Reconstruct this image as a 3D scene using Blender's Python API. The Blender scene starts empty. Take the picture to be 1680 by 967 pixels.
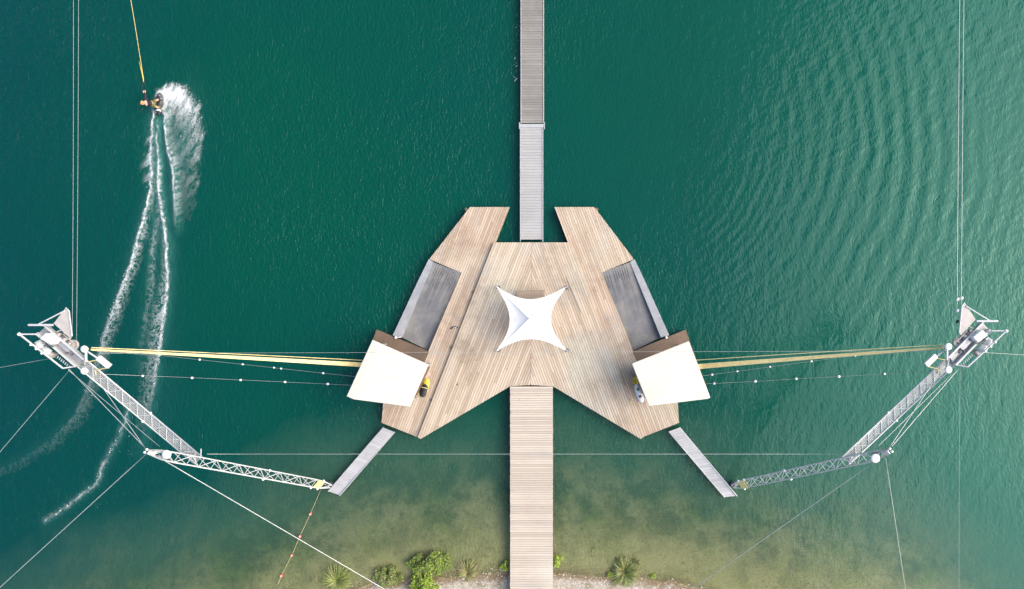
import bpy, bmesh, math, random
import numpy as np
from mathutils import Vector, Matrix

random.seed(7)
RNG = np.random.default_rng(11)
SC = bpy.context.scene
COL = SC.collection
R = math.radians

# ------------------------------------------------------------------ camera
CAM_H = 45.0          # drone height above the water, metres
PXM = 25.0            # photograph pixels (1680 wide) per metre on the water
NX, NY = 930.0, 530.0 # point of the photograph straight below the drone
cam = bpy.data.cameras.new('camera')
cam.sensor_fit = 'HORIZONTAL'
cam.sensor_width = 36.0
cam.lens = 36.0 * PXM * CAM_H / 1680.0
cam.shift_x = -(NX - 840.0) / 1680.0
cam.shift_y = (NY - 483.5) / 1680.0
cam.clip_start = 0.5
cam.clip_end = 3000
camo = bpy.data.objects.new('camera', cam)
COL.objects.link(camo)
camo.location = (0, 0, CAM_H)
SC.camera = camo

# ------------------------------------------------------------------ sky, sun, exposure
SUN_EL, SUN_AZ = R(42), R(1)       # azimuth counted from +X towards +Y
w = bpy.data.worlds.new('World')
SC.world = w
w.use_nodes = True
nt = w.node_tree
nt.nodes.clear()
sky = nt.nodes.new('ShaderNodeTexSky')
sky.sky_type = 'NISHITA'
sky.sun_disc = False
sky.sun_elevation = SUN_EL
sky.sun_rotation = math.pi / 2 - SUN_AZ
sky.air_density = 1.0
sky.dust_density = 4.0
sky.ozone_density = 1.0
bg = nt.nodes.new('ShaderNodeBackground')
bg.inputs['Strength'].default_value = 0.15
out = nt.nodes.new('ShaderNodeOutputWorld')
nt.links.new(sky.outputs[0], bg.inputs[0])
nt.links.new(bg.outputs[0], out.inputs[0])

sun = bpy.data.lights.new('sun', 'SUN')
sun.energy = 1.5
sun.angle = R(66)
sun.color = (1.0, 0.93, 0.82)
suno = bpy.data.objects.new('sun', sun)
COL.objects.link(suno)
sdir = Vector((math.cos(SUN_EL) * math.cos(SUN_AZ), math.cos(SUN_EL) * math.sin(SUN_AZ), math.sin(SUN_EL)))
suno.rotation_euler = sdir.to_track_quat('Z', 'Y').to_euler()
suno.location = (60, -10, 60)

vs = SC.view_settings
vs.view_transform = 'Standard'
vs.look = 'None'
vs.gamma = 1.0
vs.exposure = 0.95
vs.use_curve_mapping = False
SC.cycles.max_bounces = 6
SC.cycles.transparent_max_bounces = 12
SC.cycles.caustics_reflective = False
SC.cycles.caustics_refractive = False
SC.cycles.use_denoising = True
try:
    SC.cycles.denoiser = 'OPENIMAGEDENOISE'
except Exception:
    pass

# ------------------------------------------------------------------ helpers
def P(px, py, h=0.0):
    """photograph pixel at height h -> world point"""
    s = (CAM_H - h) / CAM_H / PXM
    return Vector(((px - NX) * s, -(py - NY) * s, h))

W = {}
def link(o, parent=None, world=None):
    COL.objects.link(o)
    world = world or Matrix.Identity(4)
    W[o.name] = world
    if parent is not None:
        o.parent = parent
        o.matrix_basis = W[parent.name].inverted() @ world
    else:
        o.matrix_basis = world
    return o

def thing(name, label, cat, loc=(0, 0, 0), group=None, kind=None):
    o = bpy.data.objects.new(name, None)
    o.empty_display_size = 0.3
    link(o, None, Matrix.Translation(Vector(loc)))
    return tag(o, label, cat, group, kind)

def tag(o, label=None, cat=None, group=None, kind=None):
    if label: o['label'] = label
    if cat: o['category'] = cat
    if group: o['group'] = group
    if kind: o['kind'] = kind
    return o

def mesh(name, verts, faces, mat, parent=None, world=None, smooth=False):
    m = bpy.data.meshes.new(name)
    m.from_pydata([tuple(v) for v in verts], [], faces)
    if smooth:
        m.polygons.foreach_set('use_smooth', [True] * len(m.polygons))
    m.materials.append(mat)
    m.update()
    return link(bpy.data.objects.new(name, m), parent, world)

def np_mesh(name, V, F, mat, parent=None, smooth=True, flip=False):
    """fast mesh from numpy arrays; F is (n,3) or (n,4)"""
    m = bpy.data.meshes.new(name)
    V = np.ascontiguousarray(V, dtype=np.float32)
    F = np.ascontiguousarray(F, dtype=np.int32)
    n, k = F.shape
    m.vertices.add(len(V)); m.vertices.foreach_set('co', V.ravel())
    m.loops.add(n * k); m.loops.foreach_set('vertex_index', F.ravel())
    m.polygons.add(n)
    m.polygons.foreach_set('loop_start', np.arange(0, n * k, k, dtype=np.int32))
    try:
        m.polygons.foreach_set('loop_total', np.full(n, k, dtype=np.int32))
    except Exception:
        pass
    m.polygons.foreach_set('use_smooth', np.full(n, smooth, dtype=bool))
    m.materials.append(mat)
    m.update(calc_edges=True)
    return link(bpy.data.objects.new(name, m), parent)

def area2(p):
    return sum(p[i][0] * p[(i + 1) % len(p)][1] - p[(i + 1) % len(p)][0] * p[i][1] for i in range(len(p)))

def prism(name, poly, z0, z1, mat, parent=None, rot=0.0, tops=None):
    """polygon in world XY extruded z0..z1; the object's own x axis lies along rot; tops = per-vertex top z"""
    p = [(q[0], q[1]) for q in poly]
    tp = list(tops) if tops else [z1] * len(p)
    if area2(p) < 0:
        p.reverse(); tp.reverse()
    n = len(p)
    c = Vector((sum(q[0] for q in p) / n, sum(q[1] for q in p) / n, z0))
    M = Matrix.Translation(c) @ Matrix.Rotation(rot, 4, 'Z')
    Mi = M.inverted()
    vb = [Mi @ Vector((q[0], q[1], z0)) for q in p]
    vt = [Mi @ Vector((q[0], q[1], t)) for q, t in zip(p, tp)]
    f = [tuple(range(n - 1, -1, -1)), tuple(range(n, 2 * n))]
    f += [(i, (i + 1) % n, n + (i + 1) % n, n + i) for i in range(n)]
    return mesh(name, vb + vt, f, mat, parent, M)

CYL = {}
def cyl_mesh(mat, seg):
    k = (mat.name, seg)
    if k not in CYL:
        v = [(math.cos(2 * math.pi * i / seg), math.sin(2 * math.pi * i / seg), z) for z in (-.5, .5) for i in range(seg)]
        f = [(i, (i + 1) % seg, seg + (i + 1) % seg, seg + i) for i in range(seg)]
        f += [tuple(range(seg - 1, -1, -1)), tuple(range(seg, 2 * seg))]
        m = bpy.data.meshes.new('bar')
        m.from_pydata(v, [], f)
        for q in m.polygons:
            q.use_smooth = len(q.vertices) == 4
        m.materials.append(mat)
        CYL[k] = m
    return CYL[k]

def bar(name, p0, p1, r, mat, parent=None, seg=8, r2=None):
    """round bar between two points, shared mesh"""
    p0, p1 = Vector(p0), Vector(p1)
    d = p1 - p0
    q = d.to_track_quat('Z', 'Y').to_matrix().to_4x4()
    M = Matrix.Translation((p0 + p1) / 2) @ q @ Matrix.Diagonal((r, r2 or r, d.length, 1))
    return link(bpy.data.objects.new(name, cyl_mesh(mat, seg)), parent, M)

def box(name, c, ax, ay, az, mat, parent=None, bevel=0.0):
    """box with half-axis vectors"""
    c, ax, ay, az = Vector(c), Vector(ax), Vector(ay), Vector(az)
    b = min(ax.length, ay.length, az.length)
    lx, ly, lz = ax.length, ay.length, az.length
    M = Matrix.Translation(c) @ Matrix((ax.normalized(), ay.normalized(), az.normalized())).transposed().to_4x4()
    bm = bmesh.new()
    bmesh.ops.create_cube(bm, size=2)
    for v in bm.verts:
        v.co = Vector((v.co.x * lx, v.co.y * ly, v.co.z * lz))
    if bevel > 0:
        bmesh.ops.bevel(bm, geom=bm.edges[:], offset=min(bevel, b * .8), segments=2, affect='EDGES', profile=.6)
    bmesh.ops.recalc_face_normals(bm, faces=bm.faces[:])
    m = bpy.data.meshes.new(name)
    bm.to_mesh(m); bm.free()
    m.materials.append(mat)
    return link(bpy.data.objects.new(name, m), parent, M)

def tube(name, pts, r, mat, parent=None, seg=6, radii=None):
    """tube along a polyline as one mesh"""
    pts = [Vector(p) for p in pts]
    c = pts[0].copy()
    V, F = [], []
    n = len(pts)
    for i, p in enumerate(pts):
        t = (pts[min(i + 1, n - 1)] - pts[max(i - 1, 0)]).normalized()
        a = t.cross(Vector((0, 0, 1)))
        if a.length < 1e-3: a = t.cross(Vector((1, 0, 0)))
        a.normalize(); b = t.cross(a)
        rr = radii[i] if radii else r
        for k in range(seg):
            an = 2 * math.pi * k / seg
            V.append(p - c + a * math.cos(an) * rr + b * math.sin(an) * rr)
    for i in range(n - 1):
        for k in range(seg):
            F.append((i * seg + k, i * seg + (k + 1) % seg, (i + 1) * seg + (k + 1) % seg, (i + 1) * seg + k))
    F.append(tuple(range(seg))); F.append(tuple(range((n - 1) * seg + seg - 1, (n - 1) * seg - 1, -1)))
    return mesh(name, V, F, mat, parent, Matrix.Translation(c), smooth=True)

def sagline(a, b, sag, n=14):
    a, b = Vector(a), Vector(b)
    return [a.lerp(b, i / n) - Vector((0, 0, 4 * sag * (i / n) * (1 - i / n))) for i in range(n + 1)]

def lathe(name, prof, c, axis, mat, parent=None, seg=20, smooth=True):
    """profile [(r, z)] turned about axis through c"""
    V, F = [], []
    for r, z in prof:
        for k in range(seg):
            an = 2 * math.pi * k / seg
            V.append((r * math.cos(an), r * math.sin(an), z))
    n = len(prof)
    for i in range(n - 1):
        for k in range(seg):
            F.append((i * seg + k, i * seg + (k + 1) % seg, (i + 1) * seg + (k + 1) % seg, (i + 1) * seg + k))
    F.append(tuple(range(seg - 1, -1, -1))); F.append(tuple(range((n - 1) * seg, n * seg)))
    M = Matrix.Translation(Vector(c)) @ Vector(axis).to_track_quat('Z', 'Y').to_matrix().to_4x4()
    return mesh(name, V, F, mat, parent, M, smooth)

# value noise in numpy
def vnoise(x, y, seed=0):
    xi = np.floor(x).astype(np.int64); yi = np.floor(y).astype(np.int64)
    fx = x - xi; fy = y - yi
    fx = fx * fx * (3 - 2 * fx); fy = fy * fy * (3 - 2 * fy)
    def h(a, b):
        n = (a * 374761393 + b * 668265263 + seed * 982451653) & 0x7fffffff
        n = ((n ^ (n >> 13)) * 1274126177) & 0x7fffffff
        return ((n ^ (n >> 16)) & 0xffff) / 65535.0
    return (h(xi, yi) * (1 - fx) + h(xi + 1, yi) * fx) * (1 - fy) + (h(xi, yi + 1) * (1 - fx) + h(xi + 1, yi + 1) * fx) * fy
def fbm(x, y, seed=0, o=4):
    s = 0; a = .5; t = 0
    for i in range(o):
        s = s + a * vnoise(x * 2 ** i + 17.3 * i, y * 2 ** i - 9.1 * i, seed + i); t += a; a *= .55
    return s / t

# ------------------------------------------------------------------ materials
class NB:
    def __init__(s, name):
        s.m = bpy.data.materials.new(name); s.m.use_nodes = True
        s.t = s.m.node_tree; s.t.nodes.clear()
        s.o = s.n('OutputMaterial')
    def n(s, typ, **kw):
        x = s.t.nodes.new('ShaderNode' + typ)
        for k, v in kw.items(): setattr(x, k, v)
        return x
    def l(s, a, b): s.t.links.new(a, b)
    def val(s, sock, v):
        if isinstance(v, bpy.types.NodeSocket): s.l(v, sock)
        else:
            if isinstance(v, (tuple, list)) and len(v) == 3 and sock.type == 'RGBA': v = (*v, 1)
            sock.default_value = v
    def math(s, op, a, b=0.0, clamp=False):
        x = s.n('Math', operation=op, use_clamp=clamp); s.val(x.inputs[0], a); s.val(x.inputs[1], b); return x.outputs[0]
    def mix(s, f, a, b, mode='MIX'):
        x = s.n('Mix', data_type='RGBA', blend_type=mode); s.val(x.inputs[0], f); s.val(x.inputs[6], a); s.val(x.inputs[7], b); return x.outputs[2]
    def noise(s, vec, scale, detail=3, rough=.55):
        x = s.n('TexNoise'); s.l(vec, x.inputs['Vector']); x.inputs['Scale'].default_value = scale
        x.inputs['Detail'].default_value = detail; x.inputs['Roughness'].default_value = rough; return x.outputs[0]
    def mapr(s, v, a, b, c=0.0, d=1.0):
        x = s.n('MapRange'); s.val(x.inputs[0], v)
        for i, q in enumerate((a, b, c, d)): x.inputs[i + 1].default_value = q
        return x.outputs[0]
    def scl(s, vec, xyz):
        x = s.n('Mapping'); s.l(vec, x.inputs[0]); x.inputs['Scale'].default_value = xyz; return x.outputs[0]
    def bump(s, h, strength=.3, dist=.02):
        x = s.n('Bump'); s.l(h, x.inputs['Height']); x.inputs['Strength'].default_value = strength
        x.inputs['Distance'].default_value = dist; return x.outputs[0]
    def principled(s, col, rough=.6, metal=0.0, normal=None, spec=.4):
        p = s.n('BsdfPrincipled'); s.val(p.inputs['Base Color'], col); s.val(p.inputs['Roughness'], rough)
        p.inputs['Metallic'].default_value = metal; p.inputs['Specular IOR Level'].default_value = spec
        if normal is not None: s.l(normal, p.inputs['Normal'])
        s.l(p.outputs[0], s.o.inputs[0]); return p

def plain(name, col, rough=.5, metal=0.0, var=.12, scale=3.0, spec=.4):
    b = NB(name)
    g = b.n('NewGeometry').outputs['Position']
    f = b.mapr(b.noise(g, scale, 4), .25, .75)
    lo = tuple(c * (1 - var) for c in col); hi = tuple(min(1, c * (1 + var)) for c in col)
    b.principled(b.mix(f, lo, hi), rough, metal, spec=spec)
    return b.m

def wood(name, light, dark, stain, stain_amt=.5, rnd=.7):
    b = NB(name)
    pos = b.n('NewGeometry').outputs['Position']
    oc = b.n('TexCoord').outputs['Object']
    rv = b.n('ObjectInfo').outputs['Random']
    off = b.n('VectorMath', operation='ADD'); b.l(oc, off.inputs[0])
    cmb = b.n('CombineXYZ'); b.l(b.math('MULTIPLY', rv, 37.0), cmb.inputs[0]); b.l(b.math('MULTIPLY', rv, 91.0), cmb.inputs[1])
    b.l(cmb.outputs[0], off.inputs[1])
    grain = b.noise(b.scl(off.outputs[0], (.5, 12, 12)), 3.2, 5, .65)
    streak = b.noise(b.scl(off.outputs[0], (.35, 2.5, 2.5)), 1.6, 3, .5)
    f = b.math('ADD', b.math('MULTIPLY', b.math('POWER', rv, 1.3), rnd), b.math('MULTIPLY', b.mapr(grain, .3, .7), 1 - rnd))
    col = b.mix(f, light, dark)
    col = b.mix(b.math('MULTIPLY', b.mapr(streak, .5, .75), .35), col, dark)
    st = b.noise(pos, .33, 5, .6)
    st2 = b.noise(pos, 1.7, 4, .6)
    sf = b.math('MULTIPLY', b.math('MULTIPLY', b.mapr(st, .46, .68), b.mapr(st2, .3, .65)), stain_amt)
    col = b.mix(sf, col, stain)
    gw = b.math('MULTIPLY', b.math('MULTIPLY', b.mapr(b.noise(pos, .5, 5, .65), .5, .66), b.mapr(streak, .3, .6)), .5)
    lum = sum(light) / 3
    col = b.mix(gw, col, (lum * .78, lum * .76, lum * .73))
    ble = b.math('MULTIPLY', b.mapr(b.noise(pos, .21, 3, .5), .5, .72), .45)
    col = b.mix(ble, col, tuple(min(.6, c * 1.22 + .02) for c in light))
    knot = b.n('TexVoronoi'); b.l(pos, knot.inputs['Vector']); knot.inputs['Scale'].default_value = 1.6
    kf = b.math('MULTIPLY', b.mapr(knot.outputs['Distance'], .04, .09, 1, 0), .55)
    col = b.mix(kf, col, tuple(c * .45 for c in dark))
    b.principled(col, .8, 0, b.bump(grain, .25, .004), .25)
    return b.m

M = {}
M['deck'] = wood('weathered_decking', (.59, .49, .385), (.37, .285, .20), (.24, .195, .14), .85)
M['side'] = wood('side_decking', (.57, .455, .35), (.36, .265, .185), (.28, .19, .13), .75)
M['pier'] = wood('pier_boards', (.56, .49, .41), (.41, .35, .285), (.34, .28, .22), .35)
M['grey'] = wood('grey_walkway_boards', (.405, .40, .39), (.33, .33, .33), (.25, .245, .235), .35, .5)
M['old'] = wood('old_grey_walkway_boards', (.275, .26, .24), (.19, .18, .165), (.16, .145, .12), .6)
M['gang'] = wood('gangway_metal_slats', (.47, .47, .475), (.36, .36, .37), (.24, .24, .25), .55)
M['brown'] = wood('brown_boards', (.165, .112, .078), (.135, .09, .062), (.105, .072, .052), .4)
M['bench'] = wood('bench_boards', (.38, .30, .23), (.27, .21, .155), (.2, .15, .11), .3)
M['fascia'] = plain('dark_timber', (.10, .075, .055), .8)
M['pile'] = plain('pile_timber', (.14, .105, .075), .8)
M['roof'] = plain('white_roof_sheet', (.62, .595, .50), .6, 0, .05, .8)
M['steel'] = plain('galvanised_steel', (.44, .45, .45), .45, .25, .12, 6)
M['wsteel'] = plain('white_painted_steel', (.50, .51, .51), .45, 0, .06, 5)
M['darksteel'] = plain('dark_steel', (.11, .11, .115), .45, .3)
M['greysteel'] = plain('grey_steel_plate', (.34, .345, .36), .5, .2, .2, 4)
M['plate'] = plain('weathered_plate', (.42, .39, .365), .6, 0, .14, 3)
M['white'] = plain('white_plastic', (.74, .73, .71), .4, 0, .03)
M['yellow'] = plain('yellow_plastic', (.70, .52, .06), .45, 0, .1, 8)
M['paleyellow'] = plain('pale_yellow_sheet', (.72, .60, .24), .5, 0, .08, 8)
M['rope'] = plain('yellow_rope', (.82, .66, .32), .75, 0, .15, 5)
M['rope2'] = plain('orange_tow_rope', (.70, .50, .20), .75, 0, .15, 5)
M['wire'] = plain('steel_wire', (.50, .51, .50), .4, .3, .05)
M['wire_dull'] = plain('dull_wire', (.33, .37, .35), .6, 0, .05)
M['black'] = plain('black_rubber', (.02, .022, .026), .55, 0, .2)
M['red'] = plain('red_float', (.55, .10, .08), .5, 0, .15, 8)
M['pinkcap'] = plain('faded_float_cap', (.72, .45, .40), .5, 0, .1, 8)
def foammat():
    b = NB('foam')
    d = b.n('BsdfDiffuse'); b.val(d.inputs[0], (.80, .83, .83))
    t = b.n('BsdfTransparent')
    m = b.n('MixShader'); m.inputs[0].default_value = .52; b.l(t.outputs[0], m.inputs[1]); b.l(d.outputs[0], m.inputs[2])
    b.l(m.outputs[0], b.o.inputs[0])
    return b.m
M['foam'] = foammat()
M['skin'] = plain('skin', (.55, .33, .23), .55, 0, .08, 9)
M['hair'] = plain('fair_hair', (.50, .25, .09), .7, 0, .2, 20)
M['wetsuit'] = plain('dark_wetsuit', (.022, .018, .03), .6, 0, .3, 12)
M['shorts'] = plain('olive_yellow_shorts', (.15, .15, .05), .7, 0, .6, 9)

def carpet():
    b = NB('grey_ramp_carpet')
    pos = b.n('NewGeometry').outputs['Position']
    a = b.mapr(b.noise(pos, .9, 5, .62), .38, .66)
    c = b.mapr(b.noise(pos, 6, 4, .6), .3, .7)
    col = b.mix(a, (.16, .165, .175), (.26, .255, .24))
    col = b.mix(b.math('MULTIPLY', c, .3), col, (.16, .165, .18))
    b.principled(col, .85, 0, b.bump(c, .2, .01), .2)
    return b.m
M['carpet'] = carpet()
M['carpet2'] = plain('grey_ramp_edge', (.29, .30, .315), .75, 0, .16, 2.5, .25)

def membrane():
    b = NB('tent_membrane')
    d = b.n('BsdfDiffuse'); b.val(d.inputs[0], (.84, .84, .85))
    t = b.n('BsdfTranslucent'); b.val(t.inputs[0], (.6, .6, .62))
    g = b.n('BsdfGlossy'); b.val(g.inputs[0], (.8, .8, .8)); g.inputs['Roughness'].default_value = .5
    m1 = b.n('MixShader'); m1.inputs[0].default_value = .18; b.l(d.outputs[0], m1.inputs[1]); b.l(t.outputs[0], m1.inputs[2])
    m2 = b.n('MixShader'); m2.inputs[0].default_value = .03; b.l(m1.outputs[0], m2.inputs[1]); b.l(g.outputs[0], m2.inputs[2])
    b.l(m2.outputs[0], b.o.inputs[0])
    return b.m
M['tent'] = membrane()

def leafmat(name, a, bcol, tr=.42):
    b = NB(name)
    r = b.n('ObjectInfo').outputs['Random']
    pos = b.n('NewGeometry').outputs['Position']
    f = b.mapr(b.noise(pos, 7, 3), .3, .7)
    col = b.mix(f, a, bcol)
    col = b.mix(b.math('MULTIPLY', r, .35), col, tuple(c * 1.3 for c in bcol))
    d = b.n('BsdfDiffuse'); b.l(col, d.inputs[0])
    t = b.n('BsdfTranslucent'); b.l(col, t.inputs[0])
    g = b.n('BsdfGlossy'); b.val(g.inputs[0], (1, 1, 1)); g.inputs['Roughness'].default_value = .45
    m1 = b.n('MixShader'); m1.inputs[0].default_value = tr; b.l(d.outputs[0], m1.inputs[1]); b.l(t.outputs[0], m1.inputs[2])
    m2 = b.n('MixShader'); m2.inputs[0].default_value = .035; b.l(m1.outputs[0], m2.inputs[1]); b.l(g.outputs[0], m2.inputs[2])
    b.l(m2.outputs[0], b.o.inputs[0])
    return b.m
M['leaf_bright'] = leafmat('bright_green_leaf', (.32, .46, .035), (.52, .66, .09))
M['leaf_mid'] = leafmat('mid_green_leaf', (.15, .22, .045), (.32, .40, .10))
M['leaf_dark'] = leafmat('dark_green_leaf', (.08, .12, .03), (.18, .24, .07))
M['reed'] = leafmat('reed_blade', (.20, .26, .06), (.40, .43, .15))
M['reed_dry'] = leafmat('dry_reed_blade', (.28, .22, .11), (.42, .36, .19))
M['stem'] = plain('stem_bark', (.12, .09, .05), .8)

# ------------------------------------------------------------------ lake bed, shore and water
def shore_y(px):
    return np.interp(px, [-6000, -300, 0, 250, 400, 520, 600, 700, 835, 910, 1000, 1100, 1200, 1330, 1450, 1540, 1640, 1800, 8000],
                     [2600, 1330, 1200, 1110, 1040, 990, 963, 950, 944, 938, 943, 957, 984, 1008, 1024, 1074, 1160, 1290, 2600])

def bed_z(x, y):
    px = NX + PXM * x; py = NY - PXM * y
    wob = (fbm(x * .5, y * .5, 3, 3) - .5) * 1.1 + (fbm(x * 2.2, y * 2.2, 5, 2) - .5) * .25
    d = (shore_y(px) - py) / PXM + wob
    dw = np.clip(d, 0, None)
    dep = .050 * dw + .021 * dw ** 2
    dep = np.minimum(dep, 6.5)
    dep = dep * (1 + .5 * (fbm(x * .33, y * .33, 8, 3) - .5) * np.clip(dw / 3, 0, 1))
    lnd = np.clip(-d, 0, None)
    hgt = .11 * np.minimum(lnd, 6) + .02 * np.clip(lnd - 6, 0, 120)
    hgt = hgt + .04 * (fbm(x * 3, y * 3, 21, 3) - .5) * np.clip(lnd * 3, 0, 1)
    return hgt - dep

def axis(lo, hi, step, far, n=26):
    core = np.arange(lo, hi + step * .5, step)
    g = np.geomspace(step * 2, far, n)
    return np.concatenate([(lo - g)[::-1], core, core[-1] + g])

def grid_faces(nx, ny):
    i = np.arange(nx - 1)[None, :]; j = np.arange(ny - 1)[:, None]
    a = (j * nx + i).ravel()
    return np.stack([a, a + 1, a + 1 + nx, a + nx], 1)

def bedmat():
    b = NB('lake_bed_and_gravel')
    pos = b.n('NewGeometry').outputs['Position']
    sep = b.n('SeparateXYZ'); b.l(pos, sep.inputs[0])
    z = sep.outputs[2]
    n1 = b.mapr(b.noise(pos, .30, 6, .62), .46, .62)
    n2 = b.mapr(b.noise(pos, .62, 6, .68), .44, .60)
    n3 = b.mapr(b.noise(pos, 14, 4, .6), .3, .7)
    sand = b.mix(n3, (.38, .335, .19), (.57, .52, .32))
    algae = b.mix(n3, (.14, .20, .045), (.31, .37, .11))
    mud = b.mix(n3, (.06, .08, .045), (.13, .15, .075))
    under = b.mix(b.math('MULTIPLY', n1, b.mapr(z, -.8, -.1, 1.0, .2)), sand, algae)
    under = b.mix(b.math('MULTIPLY', n2, b.mapr(z, -.7, -.12, .85, .25)), under, mud)
    spot = b.math('MULTIPLY', b.mapr(b.noise(pos, 4.2, 4, .6), .56, .66), b.mapr(b.noise(pos, .8, 3, .5), .42, .6))
    under = b.mix(b.math('MULTIPLY', spot, .4), under, (.045, .055, .03))
    vor = b.n('TexVoronoi'); b.l(pos, vor.inputs['Vector']); vor.inputs['Scale'].default_value = 16
    vc = b.n('SeparateColor'); b.l(vor.outputs['Color'], vc.inputs[0])
    grav = b.mix(vc.outputs[0], (.30, .265, .21), (.50, .455, .385))
    grav = b.mix(b.math('MULTIPLY', b.mapr(b.noise(pos, 1.3, 4, .6), .5, .66), .7), grav, (.20, .17, .10))
    wet = b.mix(n3, (.15, .105, .06), (.26, .19, .12))
    c = b.mix(b.mapr(z, -.03, .015), under, wet)
    c = b.mix(b.mapr(z, .012, .05), c, grav)
    far = b.mapr(z, .75, 1.0)
    c = b.mix(far, c, b.mix(n2, (.07, .10, .03), (.15, .17, .06)))
    b.principled(c, .9, 0, b.bump(b.math('ADD', n3, vor.outputs['Distance']), .5, .03), .2)
    return b.m

bx_ = axis(-40, 33, .22, 500); by_ = axis(-19.5, 23, .22, 500)
X, Y = np.meshgrid(bx_, by_)
V = np.stack([X.ravel(), Y.ravel(), bed_z(X.ravel(), Y.ravel())], 1)
tag(np_mesh('lake_bed', V, grid_faces(len(bx_), len(by_)), bedmat()), kind='structure')

# wake lines of the rider, photograph pixels
WAKE_L = [(252, 178), (250.5, 212), (247, 250), (248, 290), (246, 318), (239, 345), (232, 373), (223, 405), (214, 437), (197, 480), (180, 524), (165, 570), (148, 630), (124, 680), (80, 725), (20, 762), (-60, 790)]
WAKE_R = [(259, 200), (257.5, 226), (259.5, 263), (259, 290), (261, 318), (265, 345), (269, 364), (273.5, 409), (274.5, 450), (273.5, 487), (269, 520), (262, 570), (254, 625), (243, 690), (232, 740)]
WAKE_P = [(266, 180), (271, 190), (271, 212), (276, 249), (284, 277), (286, 310), (287, 345), (288, 375)]
WAKE_M = [(262, 330), (257, 370), (253, 391), (250, 430), (246, 480), (238, 540), (228, 600)]
STRAND = [(212, 662), (206, 690), (194, 718), (180, 744), (166, 770), (158, 793), (135, 812), (108, 833), (74, 855)]
PLUME = [(252, 160), (258, 150), (270, 143), (284, 141), (296, 136), (306, 146), (315, 157), (325, 170), (332, 185), (336, 215), (334, 250), (329, 285), (325, 330), (318, 380), (288, 380), (287, 345), (286, 310), (284, 277), (276, 249), (271, 212), (270, 190), (262, 176)]
def wpts(pl):
    return np.array([[(x - NX) / PXM, -(y - NY) / PXM] for x, y in pl])
def seg_dist(x, y, pl):
    """distance, signed side and arc length to a polyline"""
    p = wpts(pl)
    best = np.full(x.shape, 1e9); arc = np.zeros(x.shape); L = 0
    for a, b in zip(p[:-1], p[1:]):
        d = b - a; ln = np.hypot(*d)
        t = np.clip(((x - a[0]) * d[0] + (y - a[1]) * d[1]) / ln ** 2, 0, 1)
        q = np.hypot(x - a[0] - t * d[0], y - a[1] - t * d[1])
        s = q < best
        best = np.where(s, q, best); arc = np.where(s, L + t * ln, arc); L += ln
    return best, arc

def water_height(x, y, want_A=False):
    px = NX + PXM * x; py = NY - PXM * y
    def ss(a, b, v):
        t = np.clip((v - a) / (b - a), 0, 1); return t * t * (3 - 2 * t)
    # how rough each stretch of water is
    lee = np.exp(-(((px - 1020) / 190) ** 2 + ((py - 230) / 190) ** 2))
    pat = fbm(x * .16, y * .16, 41, 3)
    A = .045 + .026 * ss(1150, 1500, px) + .012 * ss(500, 100, px)
    A = A * (.55 + .9 * pat) * (1 - .6 * lee)
    A = A * (1 - .45 * ss(800, 930, py) * ss(250, 450, px))
    z = np.zeros_like(x)
    rs = np.random.default_rng(5)
    N = 90
    for i in range(N):
        lam = float(np.exp(rs.uniform(math.log(.26), math.log(1.5))))
        th = R(146) + rs.normal(0, .50)
        k = 2 * math.pi / lam
        s = math.sqrt(2.0 / N) * (1.25 if lam < .6 else .8)
        z += s / k * np.sin(k * (x * math.cos(th) + y * math.sin(th)) + rs.uniform(0, 6.283))
    z *= A * .50
    # rings spreading to the east of the deck
    cx, cy = (1010 - NX) / PXM, -(215 - NY) / PXM
    r = np.hypot(x - cx, y - cy); a = np.arctan2(y - cy, x - cx)
    env = np.exp(-((r - 18.5) / 6.0) ** 2) * np.exp(-((a + .12) / .55) ** 2)
    ph = (fbm(x * .22, y * .22, 77, 2) - .5) * 5
    z += .0155 * env * np.sin(2 * math.pi * r / 1.2 + ph)
    env2 = np.exp(-((r - 10.5) / 3.2) ** 2) * np.exp(-((a + .65) / .5) ** 2)
    z += .0038 * env2 * np.sin(2 * math.pi * r / .62 + ph)
    # short vertical ripples off the right shore
    env3 = np.exp(-(((px - 1210) / 210) ** 2 + ((py - 850) / 110) ** 2))
    z += .0016 * env3 * np.sin(2 * math.pi * (x * .985 + y * .12) / .34 + 2.2 * ph)
    # the rider's wake
    sel = (px < 420) & (py > 120) & (py < 900)
    xs, ys = x[sel], y[sel]
    dz = np.zeros_like(xs)
    for pl, amp, wd in ((WAKE_R, .06, .20), (WAKE_L, .06, .22), (WAKE_P, .08, .20), (STRAND, .03, .16)):
        d, arc = seg_dist(xs, ys, pl)
        f = np.exp(-arc / 14.0) if pl is not STRAND else .8
        dz += amp * f * (np.exp(-(d / wd) ** 2) - .45 * np.exp(-((d - .55) / .3) ** 2))
    dm, arc = seg_dist(xs, ys, WAKE_M)
    dz -= .02 * np.exp(-arc / 7.0) * np.exp(-(dm / .28) ** 2)
    dz *= (.8 + .7 * fbm(xs * 3, ys * 3, 9, 2))
    z[sel] += dz
    return (z, A) if want_A else z

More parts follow.
